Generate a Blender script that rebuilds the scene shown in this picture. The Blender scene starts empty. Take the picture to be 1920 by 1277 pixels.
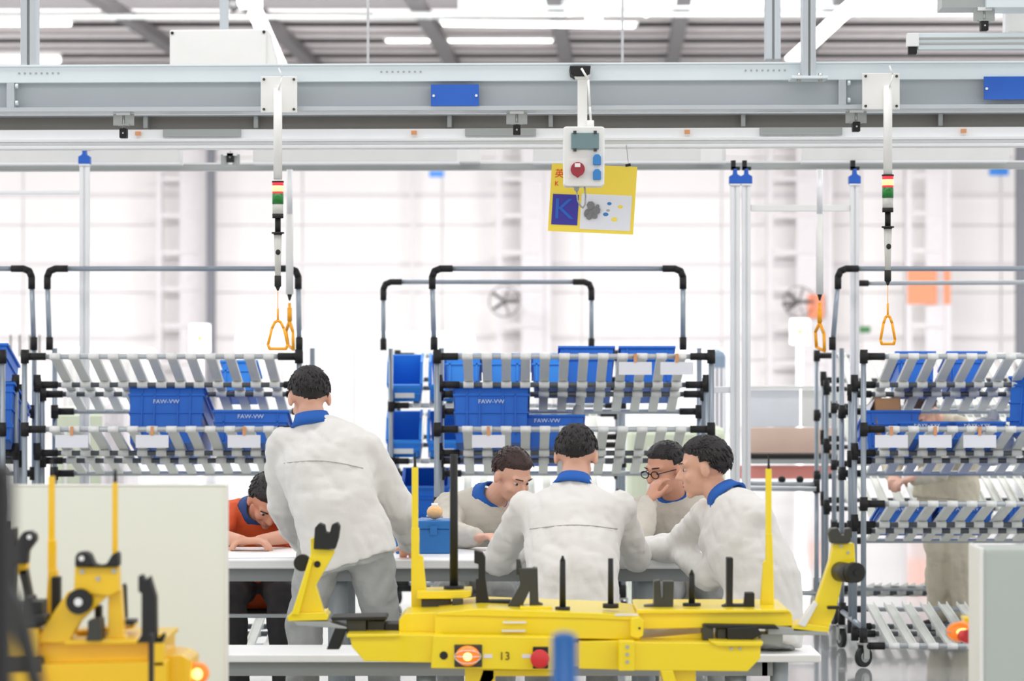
import bpy, bmesh, math, random
from mathutils import Vector, Matrix
random.seed(7)
R = math.radians
SC = bpy.context.scene
COL = SC.collection
# ------------------------------------------------------------------ camera, world, lights
FPX, EYE, HY = 5600.0, 1.6, 660.0
cam_d = bpy.data.cameras.new('camera'); cam = bpy.data.objects.new('camera', cam_d); COL.objects.link(cam)
cam.location = (0, 0, EYE); cam.rotation_euler = (R(90), 0, 0)
cam_d.sensor_width = 36; cam_d.lens = 36*FPX/1920; cam_d.shift_y = (HY-638.5)/1920
cam_d.clip_end = 200
cam_d.dof.use_dof = True; cam_d.dof.focus_distance = 12.6; cam_d.dof.aperture_fstop = 3.4
SC.camera = cam
w = bpy.data.worlds.new('world'); SC.world = w; w.use_nodes = True
w.node_tree.nodes['Background'].inputs[0].default_value = (1.0, 1.0, 1.0, 1)
w.node_tree.nodes['Background'].inputs[1].default_value = 1.08
def area(name, loc, sx, sy, power, rot=(0, 0, 0), col=(1, 1, 1)):
    l = bpy.data.lights.new(name, 'AREA'); l.shape = 'RECTANGLE'; l.size = sx; l.size_y = sy; l.energy = power; l.color = col
    o = bpy.data.objects.new(name, l); COL.objects.link(o); o.location = loc; o.rotation_euler = rot
    return o
for i, (yy, pw, ti) in enumerate([(3, 500, 0), (12, 620, 0), (21, 1200, 0), (30, 2200, 15), (38.5, 7000, 40)]):
    area('unseen_fill_strip', (0, yy, 6.6), 26, 2.2, pw, (R(ti), 0, 0))  # area lamps added out of view; the rear ones tilt to brighten the far wall
SC.view_settings.view_transform = 'Standard'; SC.view_settings.look = 'None'
SC.view_settings.gamma = 1; SC.view_settings.use_curve_mapping = False
SC.view_settings.exposure = 0.15

# ------------------------------------------------------------------ helpers
def S(*c):
    o = []
    for v in c:
        v /= 255.0
        o.append(v/12.92 if v <= .04045 else ((v+.055)/1.055)**2.4)
    return tuple(o)
def mat(name, rgb, rough=.5, metal=0.0, var=.06, scale=6.0, bump=0.0, emit=0, emc=None, alpha=1, trans=0, coat=0):
    m = bpy.data.materials.new(name); m.use_nodes = True; nt = m.node_tree
    b = nt.nodes['Principled BSDF']; c = S(*rgb)
    b.inputs['Roughness'].default_value = rough; b.inputs['Metallic'].default_value = metal
    b.inputs['Base Color'].default_value = (*c, 1)
    tc = nt.nodes.new('ShaderNodeTexCoord')
    if var > 0:
        n = nt.nodes.new('ShaderNodeTexNoise'); n.inputs['Scale'].default_value = scale; n.inputs['Detail'].default_value = 5
        nt.links.new(tc.outputs['Object'], n.inputs['Vector'])
        mx = nt.nodes.new('ShaderNodeMix'); mx.data_type = 'RGBA'
        mx.inputs[6].default_value = (*[max(0, v*(1-var)) for v in c], 1); mx.inputs[7].default_value = (*[min(1, v*(1+var)) for v in c], 1)
        nt.links.new(n.outputs['Fac'], mx.inputs[0]); nt.links.new(mx.outputs[2], b.inputs['Base Color'])
    if bump > 0:
        n2 = nt.nodes.new('ShaderNodeTexNoise'); n2.inputs['Scale'].default_value = scale*5
        nt.links.new(tc.outputs['Object'], n2.inputs['Vector'])
        bp = nt.nodes.new('ShaderNodeBump'); bp.inputs['Strength'].default_value = bump; bp.inputs['Distance'].default_value = .01
        nt.links.new(n2.outputs['Fac'], bp.inputs['Height']); nt.links.new(bp.outputs[0], b.inputs['Normal'])
    if emit:
        b.inputs['Emission Color'].default_value = (*S(*(emc or rgb)), 1); b.inputs['Emission Strength'].default_value = emit
    if trans: b.inputs['Transmission Weight'].default_value = trans
    if alpha < 1: b.inputs['Alpha'].default_value = alpha
    if coat: b.inputs['Coat Weight'].default_value = coat
    return m
M = dict(
    white=mat('white_paint', (238, 238, 235), .45), wall=mat('wall_cladding', (244, 240, 239), .7, var=.02, scale=1),
    column=mat('column_paint', (224, 219, 221), .6), dark_col=mat('dark_downpipe', (120, 120, 128), .6),
    deck=mat('roof_deck', (168, 162, 164), .6), purlin=mat('purlin_steel', (205, 198, 198), .6), rafter=mat('rafter_steel', (96, 92, 94), .6),
    galv=mat('galvanised_steel', (220, 230, 234), .35, .15, .05, 4), beam=mat('beam_grey_paint', (188, 195, 200), .45, 0, .03),
    darkbeam=mat('dark_beam_paint', (122, 120, 115), .6), alu=mat('aluminium', (236, 237, 238), .35, .12, .03), alud=mat('aluminium_grey', (168, 172, 170), .4, .3),  # alud is a duller grey aluminium
    trunk=mat('trunking_white', (226, 226, 224), .5), tube=mat('tube_grey', (150, 160, 170), .3, .3, .04), tubel=mat('rail_grey', (186, 192, 196), .3, .3, .04),
    black=mat('black_plastic', (14, 14, 15), .6, var=.1), slat=mat('slide_rail_grey', (232, 234, 228), .5), mid=mat('dark_rail_tube', (92, 97, 102), .35, .2), clip=mat('clip_white', (236, 238, 236), .4),
    blue=mat('tote_blue', (8, 104, 208), .42, var=.08, scale=8), bluel=mat('bin_light_blue', (44, 140, 236), .42, var=.06), plaque=mat('plaque_blue', (24, 94, 196), .4),
    tblue=mat('toolbox_blue', (26, 108, 178), .4), card=mat('card_white', (234, 236, 244), .6), orange=mat('orange_plastic', (255, 172, 10), .35),
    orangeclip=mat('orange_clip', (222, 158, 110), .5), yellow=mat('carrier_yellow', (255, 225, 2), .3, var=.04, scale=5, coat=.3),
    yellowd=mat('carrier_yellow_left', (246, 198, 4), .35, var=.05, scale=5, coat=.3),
    gun=mat('gunmetal', (66, 66, 60), .45, .3, .12, 12), dgun=mat('dark_gunmetal', (32, 33, 32), .6, .1, .15, 12), steel=mat('bright_steel', (176, 178, 174), .3, .7),
    red=mat('red_plastic', (222, 44, 50), .35), dred=mat('dark_red_plastic', (158, 36, 52), .4), sock=mat('socket_blue', (48, 128, 196), .4),
    green=mat('green_lens', (18, 120, 42), .35), redlit=mat('red_lens_lit', (240, 40, 60), .4, emit=.55, emc=(255, 60, 80)), yellit=mat('yellow_lens_lit', (255, 240, 140), .4, emit=1.1, emc=(255, 225, 130)),
    clear=mat('clear_plastic', (214, 214, 206), .25, alpha=.75), amber=mat('amber_lens', (255, 130, 40), .2, emit=.3, emc=(255, 140, 40)), bulb=mat('lamp_glow', (255, 220, 150), .3, emit=2.2, emc=(255, 200, 110)),
    table=mat('table_white', (240, 241, 240), .4), apron=mat('table_apron', (140, 144, 144), .5), leg=mat('table_leg_grey', (168, 176, 180), .4, .2),
    panel=mat('panel_offwhite', (234, 238, 227), .6, var=.015, scale=2), panelg=mat('cabinet_grey', (180, 188, 180), .55, var=.02, scale=2), paneledge=mat('panel_edge', (236, 236, 230), .5),
    jacket=mat('jacket_cloth', (222, 220, 216), .9, var=.03, scale=9, bump=.1), seamc=mat('seam_grey', (176, 174, 170), .9, var=0), jacket2=mat('jacket_cloth_beige', (204, 198, 186), .9, var=.06, scale=9, bump=.25),
    trouser=mat('trouser_cloth', (166, 168, 166), .9, var=.07, scale=9, bump=.25), dtrouser=mat('dark_trouser', (62, 60, 62), .9, var=.1), beige=mat('beige_cloth', (206, 198, 176), .9, var=.06, scale=9, bump=.25),
    collar=mat('collar_blue', (30, 92, 176), .85), orangev=mat('orange_cloth', (226, 92, 44), .85, var=.1), navy=mat('navy_cloth', (44, 72, 128), .85), dshirt=mat('dark_shirt', (74, 62, 62), .85),
    skin=mat('skin', (222, 172, 148), .55, var=.05, scale=20), skin2=mat('skin_tan', (206, 150, 124), .55, var=.05, scale=20), lip=mat('lips', (178, 104, 98), .5), eye=mat('eye_white', (196, 184, 178), .2), iris=mat('iris', (36, 24, 20), .2),
    hair=mat('hair_black', (30, 26, 27), .55, var=.3, scale=40, bump=.5), hairb=mat('hair_brown', (58, 40, 36), .55, var=.3, scale=40, bump=.5), shoe=mat('shoe_black', (30, 30, 32), .5),
    signy=mat('sign_yellow', (255, 226, 78), .5, var=.01), signb=mat('sign_blue', (56, 50, 160), .5, var=.04), signr=mat('sign_red', (236, 70, 30), .5, var=0), grey=mat('print_grey', (128, 128, 130), .6), greyl=mat('print_light_grey', (176, 174, 180), .6),
    visor=mat('visor_teal', (112, 138, 142), .25, var=.1), textw=mat('print_white', (214, 226, 244), .5, var=0), textd=mat('print_brown', (96, 66, 10), .6, var=0),
    carton=mat('carton_brown', (176, 134, 98), .8), pinkr=mat('red_pink_print', (246, 158, 148), .7), peach=mat('peach_board', (244, 214, 196), .7), oranges=mat('orange_sheet', (255, 150, 110), .6),
    haze=mat('screen_white', (236, 240, 246), .3), glow=mat('tube_light', (255, 255, 250), .5, var=0, emit=4), foilage=mat('pale_green_paint', (196, 204, 182), .7), post=mat('post_blue', (0, 84, 150), .35), teal=mat('teal_paint', (60, 120, 150), .5),
    rubber=mat('rubber', (34, 35, 37), .6), duct=mat('duct_foil', (222, 228, 230), .3, .4), pink=mat('hair_clip_pink', (232, 150, 160), .4), bgrey=mat('blue_grey_paint', (120, 138, 156), .6), tinted=mat('clear_sheet', (226, 234, 238), .15, alpha=.35),
)
def W(px, py, D): return Vector(((px-960)*D/FPX, D, EYE-(py-HY)*D/FPX))
class MB:
    def __init__(s): s.v = []; s.f = []; s.sm = []
    def add(s, vs, fs, smooth=False):
        b = len(s.v); s.v += [Vector(v) for v in vs]; s.f += [tuple(b+i for i in f) for f in fs]; s.sm += [smooth]*len(fs); return s
    def hexa(s, c8): return s.add(c8, [(0, 3, 2, 1), (4, 5, 6, 7), (0, 1, 5, 4), (1, 2, 6, 5), (2, 3, 7, 6), (3, 0, 4, 7)])
    def box(s, x0, x1, y0, y1, z0, z1):
        return s.hexa([(x0, y0, z0), (x1, y0, z0), (x1, y1, z0), (x0, y1, z0), (x0, y0, z1), (x1, y0, z1), (x1, y1, z1), (x0, y1, z1)])
    def obox(s, A, B, h, d, up=Vector((0, 0, 1))):   # oriented bar from A to B; h = size along up, d = across
        A = Vector(A); B = Vector(B); x = (B-A).normalized(); y = Vector(up).cross(x)
        if y.length < 1e-5: y = Vector((0, 1, 0)).cross(x) if abs(x.y) < .9 else Vector((1, 0, 0)).cross(x)
        y.normalize(); z = x.cross(y)
        return s.hexa([A-y*d/2-z*h/2, B-y*d/2-z*h/2, B+y*d/2-z*h/2, A+y*d/2-z*h/2, A-y*d/2+z*h/2, B-y*d/2+z*h/2, B+y*d/2+z*h/2, A+y*d/2+z*h/2])
    def prism(s, pts, y0, y1):      # pts (x,z), any simple polygon, extruded in y
        n = len(pts); a = sum(pts[i][0]*pts[(i+1) % n][1]-pts[(i+1) % n][0]*pts[i][1] for i in range(n))
        if a < 0: pts = pts[::-1]
        vs = [(x, y0, z) for x, z in pts]+[(x, y1, z) for x, z in pts]
        fs = [tuple(range(n)), tuple(range(2*n-1, n-1, -1))]+[(i, i+n, (i+1) % n+n, (i+1) % n) for i in range(n)]
        return s.add(vs, fs)
    def pxp(s, pts, D, th):          # pixel polygon standing at its real distance D, thickness th backwards
        return s.prism([((px-960)*D/FPX, EYE-(py-HY)*D/FPX) for px, py in pts], D, D+th)
    def tube(s, A, B, r0, r1=None, n=12, sy=1.0):
        A = Vector(A); B = Vector(B); r1 = r0 if r1 is None else r1; d = (B-A)
        if d.length < 1e-6: return s
        d.normalize(); u = d.orthogonal().normalized() if abs(d.z) < .99 else Vector((1, 0, 0)); v = d.cross(u).normalized(); u = v.cross(d)
        vs = []
        for P, r in ((A, r0), (B, r1)):
            for i in range(n):
                t = 2*math.pi*i/n; vs.append(P+u*math.cos(t)*r+v*math.sin(t)*r*sy)
        s.add(vs, [(i, (i+1) % n, (i+1) % n+n, i+n) for i in range(n)], True)
        b = len(s.v)-2*n
        s.f += [tuple(b+i for i in range(n-1, -1, -1)), tuple(b+n+i for i in range(n))]; s.sm += [False, False]
        return s
    def path(s, pts, r, n=10):
        for i in range(len(pts)-1):
            s.tube(pts[i], pts[i+1], r, n=n)
            if i: s.ball(pts[i], r, r, r, 6, n)
        return s
    def ball(s, c, rx, ry, rz, nu=10, nv=14, M3=None):
        c = Vector(c); vs = []; fs = []
        def q(x, y, z):
            p = Vector((x*rx, y*ry, z*rz)); return c+(M3 @ p if M3 else p)
        vs.append(q(0, 0, -1))
        for i in range(1, nu):
            a = -math.pi/2+math.pi*i/nu
            for j in range(nv):
                t = 2*math.pi*j/nv; vs.append(q(math.cos(a)*math.cos(t), math.cos(a)*math.sin(t), math.sin(a)))
        vs.append(q(0, 0, 1)); L = len(vs)-1
        for j in range(nv): fs.append((0, 1+(j+1) % nv, 1+j)); fs.append((L, L-nv+j, L-nv+(j+1) % nv))
        for i in range(nu-2):
            for j in range(nv):
                a = 1+i*nv; fs.append((a+j, a+(j+1) % nv, a+nv+(j+1) % nv, a+nv+j))
        return s.add(vs, fs, True)
    def cap(s, A, B, r0, r1=None):   # round-ended limb
        r1 = r0 if r1 is None else r1
        s.tube(A, B, r0, r1, 14); s.ball(A, r0, r0, r0, 8, 14); s.ball(B, r1, r1, r1, 8, 14); return s
    def loft(s, secs, n=20, closed=True):    # sections (centre, axis a, axis b, ra, rb)
        vs = []
        for c, a, b, ra, rb in secs:
            for i in range(n):
                t = 2*math.pi*i/n; ct, st = math.cos(t), math.sin(t)
                ex = .82; k = 1.0/((abs(ct)**(2/ex)+abs(st)**(2/ex))**(ex/2))
                vs.append(Vector(c)+Vector(a)*ra*ct*k+Vector(b)*rb*st*k)
        fs = [(k*n+i, k*n+(i+1) % n, (k+1)*n+(i+1) % n, (k+1)*n+i) for k in range(len(secs)-1) for i in range(n)]
        s.add(vs, fs, True)
        if closed:
            b0 = len(s.v)-len(vs); m = len(secs)
            s.f += [tuple(b0+i for i in range(n-1, -1, -1)), tuple(b0+(m-1)*n+i for i in range(n))]; s.sm += [False, False]
        return s
    def build(s, name, m, parent=None, origin=None, bevel=0, fixn=False):
        if origin is None:
            if parent is not None: origin = Vector((0, 0, 0)) if topmost(parent).get('_local') else wloc(parent)
            else:
                xs = [v.x for v in s.v]; ys = [v.y for v in s.v]; origin = Vector(((min(xs)+max(xs))/2, (min(ys)+max(ys))/2, min(v.z for v in s.v)))
        me = bpy.data.meshes.new(name); me.from_pydata([v-origin for v in s.v], [], s.f); me.update()
        me.polygons.foreach_set('use_smooth', s.sm)
        if fixn:
            bm = bmesh.new(); bm.from_mesh(me); bmesh.ops.recalc_face_normals(bm, faces=bm.faces); bm.to_mesh(me); bm.free()
        me.materials.append(M[m] if isinstance(m, str) else m)
        o = bpy.data.objects.new(name, me); COL.objects.link(o)
        if parent is not None: o.parent = parent
        else: o.location = origin
        if bevel:
            md = o.modifiers.new('bevel', 'BEVEL'); md.width = bevel; md.segments = 2; md.limit_method = 'ANGLE'
        return o
def topmost(o):
    while o.parent is not None: o = o.parent
    return o
def wloc(o):
    p = Vector((0, 0, 0))
    while o is not None: p += Vector(o.location); o = o.parent
    return p
def tag(o, label=None, cat=None, group=None, kind=None):
    if label: o['label'] = label
    if cat: o['category'] = cat
    if group: o['group'] = group
    if kind: o['kind'] = kind
    return o
def empty(name, loc, label=None, cat=None, group=None, kind=None, rz=0, local=False):
    o = bpy.data.objects.new(name, None); COL.objects.link(o); o.location = loc; o.rotation_euler = (0, 0, rz); o.empty_display_size = .1
    if local: o['_local'] = 1
    return tag(o, label, cat, group, kind)
def copy_tree(o, parent=None):
    c = o.copy(); COL.objects.link(c)
    if parent is not None: c.parent = parent
    for ch in list(o.children): copy_tree(ch, c)
    return c
def share(name, me, parent, loc=(0, 0, 0), rot=(0, 0, 0)):
    o = bpy.data.objects.new(name, me); COL.objects.link(o); o.parent = parent; o.location = loc; o.rotation_euler = rot; return o
def text(name, body, m, parent, loc, size, depth=.0008, rot=(R(90), 0, 0), sx=1):
    c = bpy.data.curves.new(name, 'FONT'); c.body = body; c.size = size; c.extrude = depth; c.align_x = 'CENTER'; c.align_y = 'CENTER'
    t = bpy.data.objects.new('t', c); COL.objects.link(t); bpy.context.view_layer.update()
    me = bpy.data.meshes.new_from_object(t.evaluated_get(bpy.context.evaluated_depsgraph_get())); bpy.data.objects.remove(t)
    me.materials.clear(); me.materials.append(M[m])
    o = bpy.data.objects.new(name, me); COL.objects.link(o); o.rotation_euler = rot; o.scale = (sx, 1, 1)
    if parent is not None: o.parent = parent
    o.location = loc
    return o
def DB(px, D): return D*(1+.0072*(960-px)/960)        # the gantry runs at a slight angle to the picture plane
def WB(px, py, D):
    d = DB(px, D); return Vector(((px-960)*d/FPX, d, EYE-(py-HY)*D/FPX))
def bar(mb, px0, px1, y0, y1, D, dep, off=0):
    A = WB(px0, (y0+y1)/2, D); B = WB(px1, (y0+y1)/2, D); A.y += dep/2+off; B.y += dep/2+off
    return mb.obox(A, B, (y1-y0)*D/FPX, dep)

# ------------------------------------------------------------------ setting: floor, far wall, roof
fm = mat('floor_epoxy', (176, 178, 178), .12, var=.12, scale=1.5, coat=.4); M['floor'] = fm
tag(MB().box(-16, 16, 1, 62, -.1, 0).build('floor', 'floor'), kind='structure')
wall = empty('wall_back', (0, 62, 0), kind='structure', local=True)
tag(wall, kind='structure')
MB().box(-16, 16, .09, .25, 0, 7).build('wall_core', 'column', wall)
pm = MB().box(-1.442, 1.442, 0, .08, 0, 1.387); p0 = pm.build('cladding_panel', 'wall', wall, bevel=.008)
first = True
for i in range(11):
    for j in range(5):
        x = -14.5+i*2.9; z = .04+j*1.4
        o = p0 if first else share('cladding_panel', p0.data, wall); o.location = (x, 0, z); first = False
        if len(o.modifiers) == 0: md = o.modifiers.new('bevel', 'BEVEL'); md.width = .008; md.segments = 1
for z in (1.9, 3.42, 4.85):
    MB().box(-16, 16, -.06, 0, z-.05, z+.05).build('girt', 'column', wall)
# light columns in front of the far wall
def column(px0, px1, D, m='column', rungs=True):
    a = W(px0, 0, D).x; b = W(px1, 0, D).x
    r = empty('wall_column', ((a+b)/2, D, 0), kind='structure', local=True); hw = (b-a)/2
    for sgn in (-1, 1): MB().box(sgn*hw-.06, sgn*hw+.06, 0, .3, 0, 7).build('flange', 'rafter' if False else m, r)
    MB().box(-hw*.1, hw, .12, .16, 0, 7).build('web', m, r)
    if rungs:
        for k in range(9): MB().box(-hw, hw, .05, .12, .6+k*.75, .68+k*.75).build('batten', 'column', r)
column(298, 382, 61); column(936, 1028, 61); column(1444, 1556, 61); column(1704, 1778, 60)
def pipe_col(px0, px1, D):
    a = W(px0, 0, D).x; b = W(px1, 0, D).x
    tag(MB().box(a, b, D, D+.2, 0, 7).build('trim_1', 'dark_col', bevel=.02), kind='structure')
pipe_col(387, 403, 60.5); pipe_col(1906, 1925, 60)
tag(MB().box(W(768, 0, 61).x, W(774, 0, 61).x, 61.5, 61.6, 0, 7).build('trim_2', 'column'), kind='structure')
# roof: ribbed deck, purlins, rafters
cr = empty('ceiling', (0, 0, 7), kind='structure', local=True)
mb = MB(); n = 128; zz = []
for i in range(n+1): zz.append((-16+i*.25, (.0, .06, .06, .0)[i % 4]))
mb.add([(x, 1, z) for x, z in zz]+[(x, 62, z) for x, z in zz], [(i, i+1, i+n+2, i+n+1) for i in range(n)])
mb.build('roof_deck', 'deck', cr)
MB().box(-16, 16, 1, 62, .2, .25).build('roof_insulation', 'deck', cr)
for k in range(14):
    y = 45.4+k*1.25; pr = MB().box(-16, 16, y-.03, y+.03, -.2, 0).build('purlin', 'purlin' if k % 2 else 'rafter', cr); MB().box(-16, 16, y-.08, y+.08, -.23, -.2).build('purlin_flange', 'purlin', cr)  # alternate webs dark: the shading under the purlins is put into their colour
for x in (-5.6, -3.55, -1.1, .9, 2.75, 5.0):
    MB().obox((x-.4, 40, -.35), (x+.4, 61.5, -.35), .16, .22).build('rafter', 'rafter', cr)
# ------------------------------------------------------------------ things under the roof, far away
def lum(px, py, D, half, dpx=4, tilt=0, label=''):
    c = W(px, py, D); L = half*D/FPX; r = empty('tube_light', c, label, 'light', 'tube lights under the roof', local=True)
    h = dpx*D/FPX
    MB().obox((-L, 0, h*1.3), (L, 0, h*1.3+tilt), h*1.2, .2).build('housing', 'white', r)
    MB().obox((-L*.97, 0, 0), (L*.97, 0, tilt), h, .12).build('tube', 'glow', r)
    for sx in (-.7, .7): MB().tube((L*sx, 0, h*1.5), (L*sx, 0, max(h*1.6, 7-c.z)), .012, n=6).build('hanger', 'purlin', r)
lum(1010, 46, 44, 185, 4, -.03, 'long lit tube light above the control box')
lum(40, 45, 46, 95, 6, 0, 'lit tube light at the top left behind the post')
lum(48, 113, 52, 66, 8, 0, 'lit tube light just above the beam, far left')
lum(880, 77, 50, 160, 3, 0, 'thin lit tube light above the blue plaque')
lum(560, 34, 47, 90, 4, 0, 'lit tube light beside the white roof box')
def duct(px0, px1, py, r, D, m='duct', label='', nm='air_duct', cat='duct'):
    A = W(px0, py, D); B = W(px1, py, D); rr = r*D/FPX
    root = empty(nm, (A+B)/2, label, cat)
    MB().tube(A, B, rr, n=20).build('duct_run', m, root)
    for k in range(5):
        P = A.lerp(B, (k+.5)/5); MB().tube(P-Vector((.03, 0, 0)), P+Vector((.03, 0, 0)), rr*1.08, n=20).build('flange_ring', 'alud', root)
duct(860, 1900, 4, 13, 43, label='fat silver air duct along the top edge right of centre')
duct(-40, 900, 31, 5, 44, 'alud', 'thin grey pipe under the roof on the left', 'ceiling_pipe', 'pipe')
duct(700, 2000, 27, 5, 43, 'alud', 'thin grey pipe under the roof on the right', 'ceiling_pipe', 'pipe')
# hanger fork at top middle, diagonal braces
r = empty('duct_hanger', W(1115, 40, 42), 'grey forked hanger below the air duct', 'bracket')
MB().obox(W(1088, -8, 42), W(1064, 28, 42), .08, .08, (0, 1, 0)).build('strut', 'alud', r)
MB().obox(W(1180, -8, 42), W(1215, 30, 42), .08, .08, (0, 1, 0)).build('strut', 'alud', r)
MB().pxp([(1104, -8), (1130, -8), (1128, 42), (1098, 42)], 42, .15).build('plate', 'alud', r)
o = MB().obox(W(1625, -16, 40), W(1480, 118, 40), .17, .17, (0, 1, 0)).build('roof_brace', 'purlin'); tag(o, 'white diagonal roof brace between the grey posts on the right', 'brace')
o = MB().obox(W(478, 20, 40), W(540, 160, 40), .17, .17, (0, 1, 0)).build('roof_brace', 'purlin'); tag(o, 'white diagonal roof brace behind the white roof box', 'brace')
r = empty('ceiling_spotlight', W(455, 8, 40), 'white spotlight with dark lens under the roof', 'light')
MB().tube(W(447, 6, 40), W(490, 6, 40), .075, n=14).build('body', 'white', r); MB().tube(W(430, 12, 40), W(447, 6, 40), .1, .08, n=14).build('lens_hood', 'black', r)
MB().obox(W(470, -2, 40), W(470, -60, 40), .04, .04).build('bracket', 'white', r)

# ------------------------------------------------------------------ overhead gantry
def beam_thing(name, label, cat): return empty(name, WB(960, 200, 13), label, cat)
g = beam_thing('gantry_beam', 'long grey steel beam with pale top channel across the picture', 'beam')
PXL, PXR = -160, 2080
A = MB(); bar(A, PXL, PXR, 121, 152, 13, .12); bar(A, PXL, PXR, 118, 122, 12.99, .16); A.build('top_channel', 'galv', g, bevel=.002)
A = MB(); bar(A, PXL, PXR, 152, 200, 13, .02, .05); A.build('web', 'beam', g)
A = MB(); bar(A, PXL, PXR, 198, 207, 13, .16, 0); A.build('bottom_flange', 'tubel', g, bevel=.002)
for px in (20, 1580):
    A = MB(); bar(A, px-7, px+7, 150, 200, 13, .06); A.build('splice_plate', 'beam', g)
    for py in (158, 190):
        P = WB(px+9, py, 13); A = MB(); A.tube(P, P+Vector((.012, 0, 0)), .011, n=8); A.build('bolt', 'galv', g)
for px0 in (36, 715, 1398):
    for k in range(8):
        P = WB(px0+k*10.5, 134, 13); mbx = MB(); mbx.tube(P-Vector((0, .004, 0)), P+Vector((0, .003, 0)), .005, n=6); mbx.build('rivet', 'alud', g)
g2 = empty('rear_beam', WB(960, 225, 14.2), 'dark grey beam behind and below the long pale beam', 'beam')
A = MB(); bar(A, PXL, PXR, 214, 250, 14.2, .1); A.build('web', 'darkbeam', g2)
A = MB(); bar(A, PXL, PXR, 204, 214, 14.1, .2); A.build('top_flange', 'beam', g2)
for px in (273, 480, 843, 1033, 1394, 1764):
    A = MB(); bar(A, px-4, px+4, 215, 238, 14.15, .05); A.build('stiffener', 'alud', g2)
g3 = empty('crane_rail', WB(960, 260, 13.5), 'white aluminium crane rail hanging under the long beam', 'rail')
A = MB(); bar(A, PXL, PXR, 240, 258, 13.5, .05, .03); A.build('upper_profile', 'alu', g3)
A = MB(); bar(A, PXL, PXR, 258, 264, 13.5, .11); bar(A, PXL, PXR, 264, 271, 13.5, .08, .015); bar(A, PXL, PXR, 271, 277, 13.5, .11); A.build('lower_profile', 'alu', g3, bevel=.002)
for a, b, m in ((305, 451, 'alud'), (872, 1005, 'alud'), (1425, 1580, 'alud')):
    A = MB(); bar(A, a, b, 240, 254, 13.5, .02, .012); A.build('splice_cover', m, g3)
for px in (258, 776, 1289, 1808):
    A = MB(); bar(A, px-5, px+5, 244, 251, 13.5, .02, .01); A.build('end_stop', 'orangeclip', g3)
g4 = empty('lower_rail', WB(960, 310, 16.6), 'pale grey crane rail lowest of the overhead rails', 'rail')
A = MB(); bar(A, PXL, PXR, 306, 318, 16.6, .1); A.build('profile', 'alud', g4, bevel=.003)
A = MB(); bar(A, PXL, PXR, 303, 306, 16.6, .05, .02); A.build('lip', 'alu', g4)
for i, (a, b, lb) in enumerate(((-100, 338, 'on the far left'), (475, 862, 'left of the control box'), (1000, 1362, 'behind the control box'), (1505, 1893, 'at the right end'))):
    r = empty('cable_trunking', WB((a+b)/2, 290, 16.42), 'white box trunking above the lowest rail '+lb, 'trunking', local=True)
    A = MB(); bar(A, a, b, 278, 303, 16.42, .12); A2 = A
    o = A2.build('cover', 'trunk', r, origin=wloc(r), bevel=.006)
    A = MB(); bar(A, a, b, 302, 306, 16.42, .13); A.build('base_lip', 'alu', r, origin=wloc(r))
for px in (-40, 690, 1167, 1940):
    P = WB(px, 303, 16.62); MB().tube(P, Vector((P.x, P.y, 7)), .007, n=8).build('suspension_rod', 'alu', g4)
# square white blocks between the trunkings
for px, lb in ((878, 'left of the control box'), (1335, 'right of the yellow sign')):
    r = MB(); bar(r, px-22, px+22, 276, 304, 16.42, .16); o = r.build('junction_box', 'white', bevel=.006); tag(o, 'small white junction box on the lower rail '+lb, 'box')
# suspension hangers
def hanger(px, D, ya, yb, lb, big=False):
    r = empty('rail_hanger', WB(px, ya, D), lb, 'hanger', 'rail suspension hangers', local=False)
    P = WB(px, ya, D); Q = WB(px, yb, D); k = D/FPX
    MB().obox(P+Vector((-13*k, 0, -6*k)), P+Vector((13*k, 0, -6*k)), 6*k, .05).build('clamp_plate', 'alu', r)
    MB().tube(P, Q, .005, n=8).build('rod', 'steel', r)
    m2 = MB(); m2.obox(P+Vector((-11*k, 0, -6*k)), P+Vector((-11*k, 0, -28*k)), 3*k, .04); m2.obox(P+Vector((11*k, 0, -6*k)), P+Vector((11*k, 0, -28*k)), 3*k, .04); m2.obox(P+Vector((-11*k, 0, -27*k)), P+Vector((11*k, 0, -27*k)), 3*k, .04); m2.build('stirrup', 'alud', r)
    MB().box(Q.x-7*k, Q.x+7*k, Q.y-.025, Q.y+.025, Q.z-9*k, Q.z+9*k).build('rubber_block', 'black', r, bevel=.003)
    MB().tube(Q+Vector((0, -.03, 0)), Q+Vector((0, -.02, 0)), .004, n=8).build('screw', 'steel', r)
hanger(232, 13.08, 205, 248, 'black rail hanger under the beam on the left, above the first rack')
hanger(969, 13.08, 205, 244, 'black rail hanger under the beam left of the control box')
hanger(1605, 13.08, 205, 240, 'black rail hanger beside the right white bracket plate')
hanger(432, 16.3, 282, 294, 'small black rail hanger low between two white trunkings')
# upper right rail and greenish beam
r = empty('upper_crane_rail', WB(1850, 82, 12.6), 'pale green aluminium rail hanging at the top right', 'rail')
A = MB(); bar(A, 1722, 2080, 65, 96, 12.6, .06); A.build('profile', 'galv', r, bevel=.003)
A = MB(); bar(A, 1722, 2080, 74, 77, 12.6, .03, -.01); bar(A, 1722, 2080, 84, 87, 12.6, .03, -.01); A.build('groove_lip', 'alud', r)
A = MB(); bar(A, 1702, 1724, 65, 90, 12.58, .07); A.build('end_cap', 'alu', r, bevel=.003)
A = MB(); bar(A, 1704, 1720, 90, 104, 12.6, .05); A.build('buffer', 'black', r, bevel=.003)
hanger(1845, 12.62, 16, 53, 'black rail hanger at the top right corner')
r = empty('upper_beam', WB(1850, 8, 12.6), 'grey green beam cut by the top edge on the right', 'beam')
A = MB(); bar(A, 1768, 1852, -30, 18, 12.6, .2); A.build('end_section', 'alud', r); A = MB(); bar(A, 1852, 2080, -30, 18, 12.55, .24); A.build('beam_section', 'galv', r)
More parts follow.
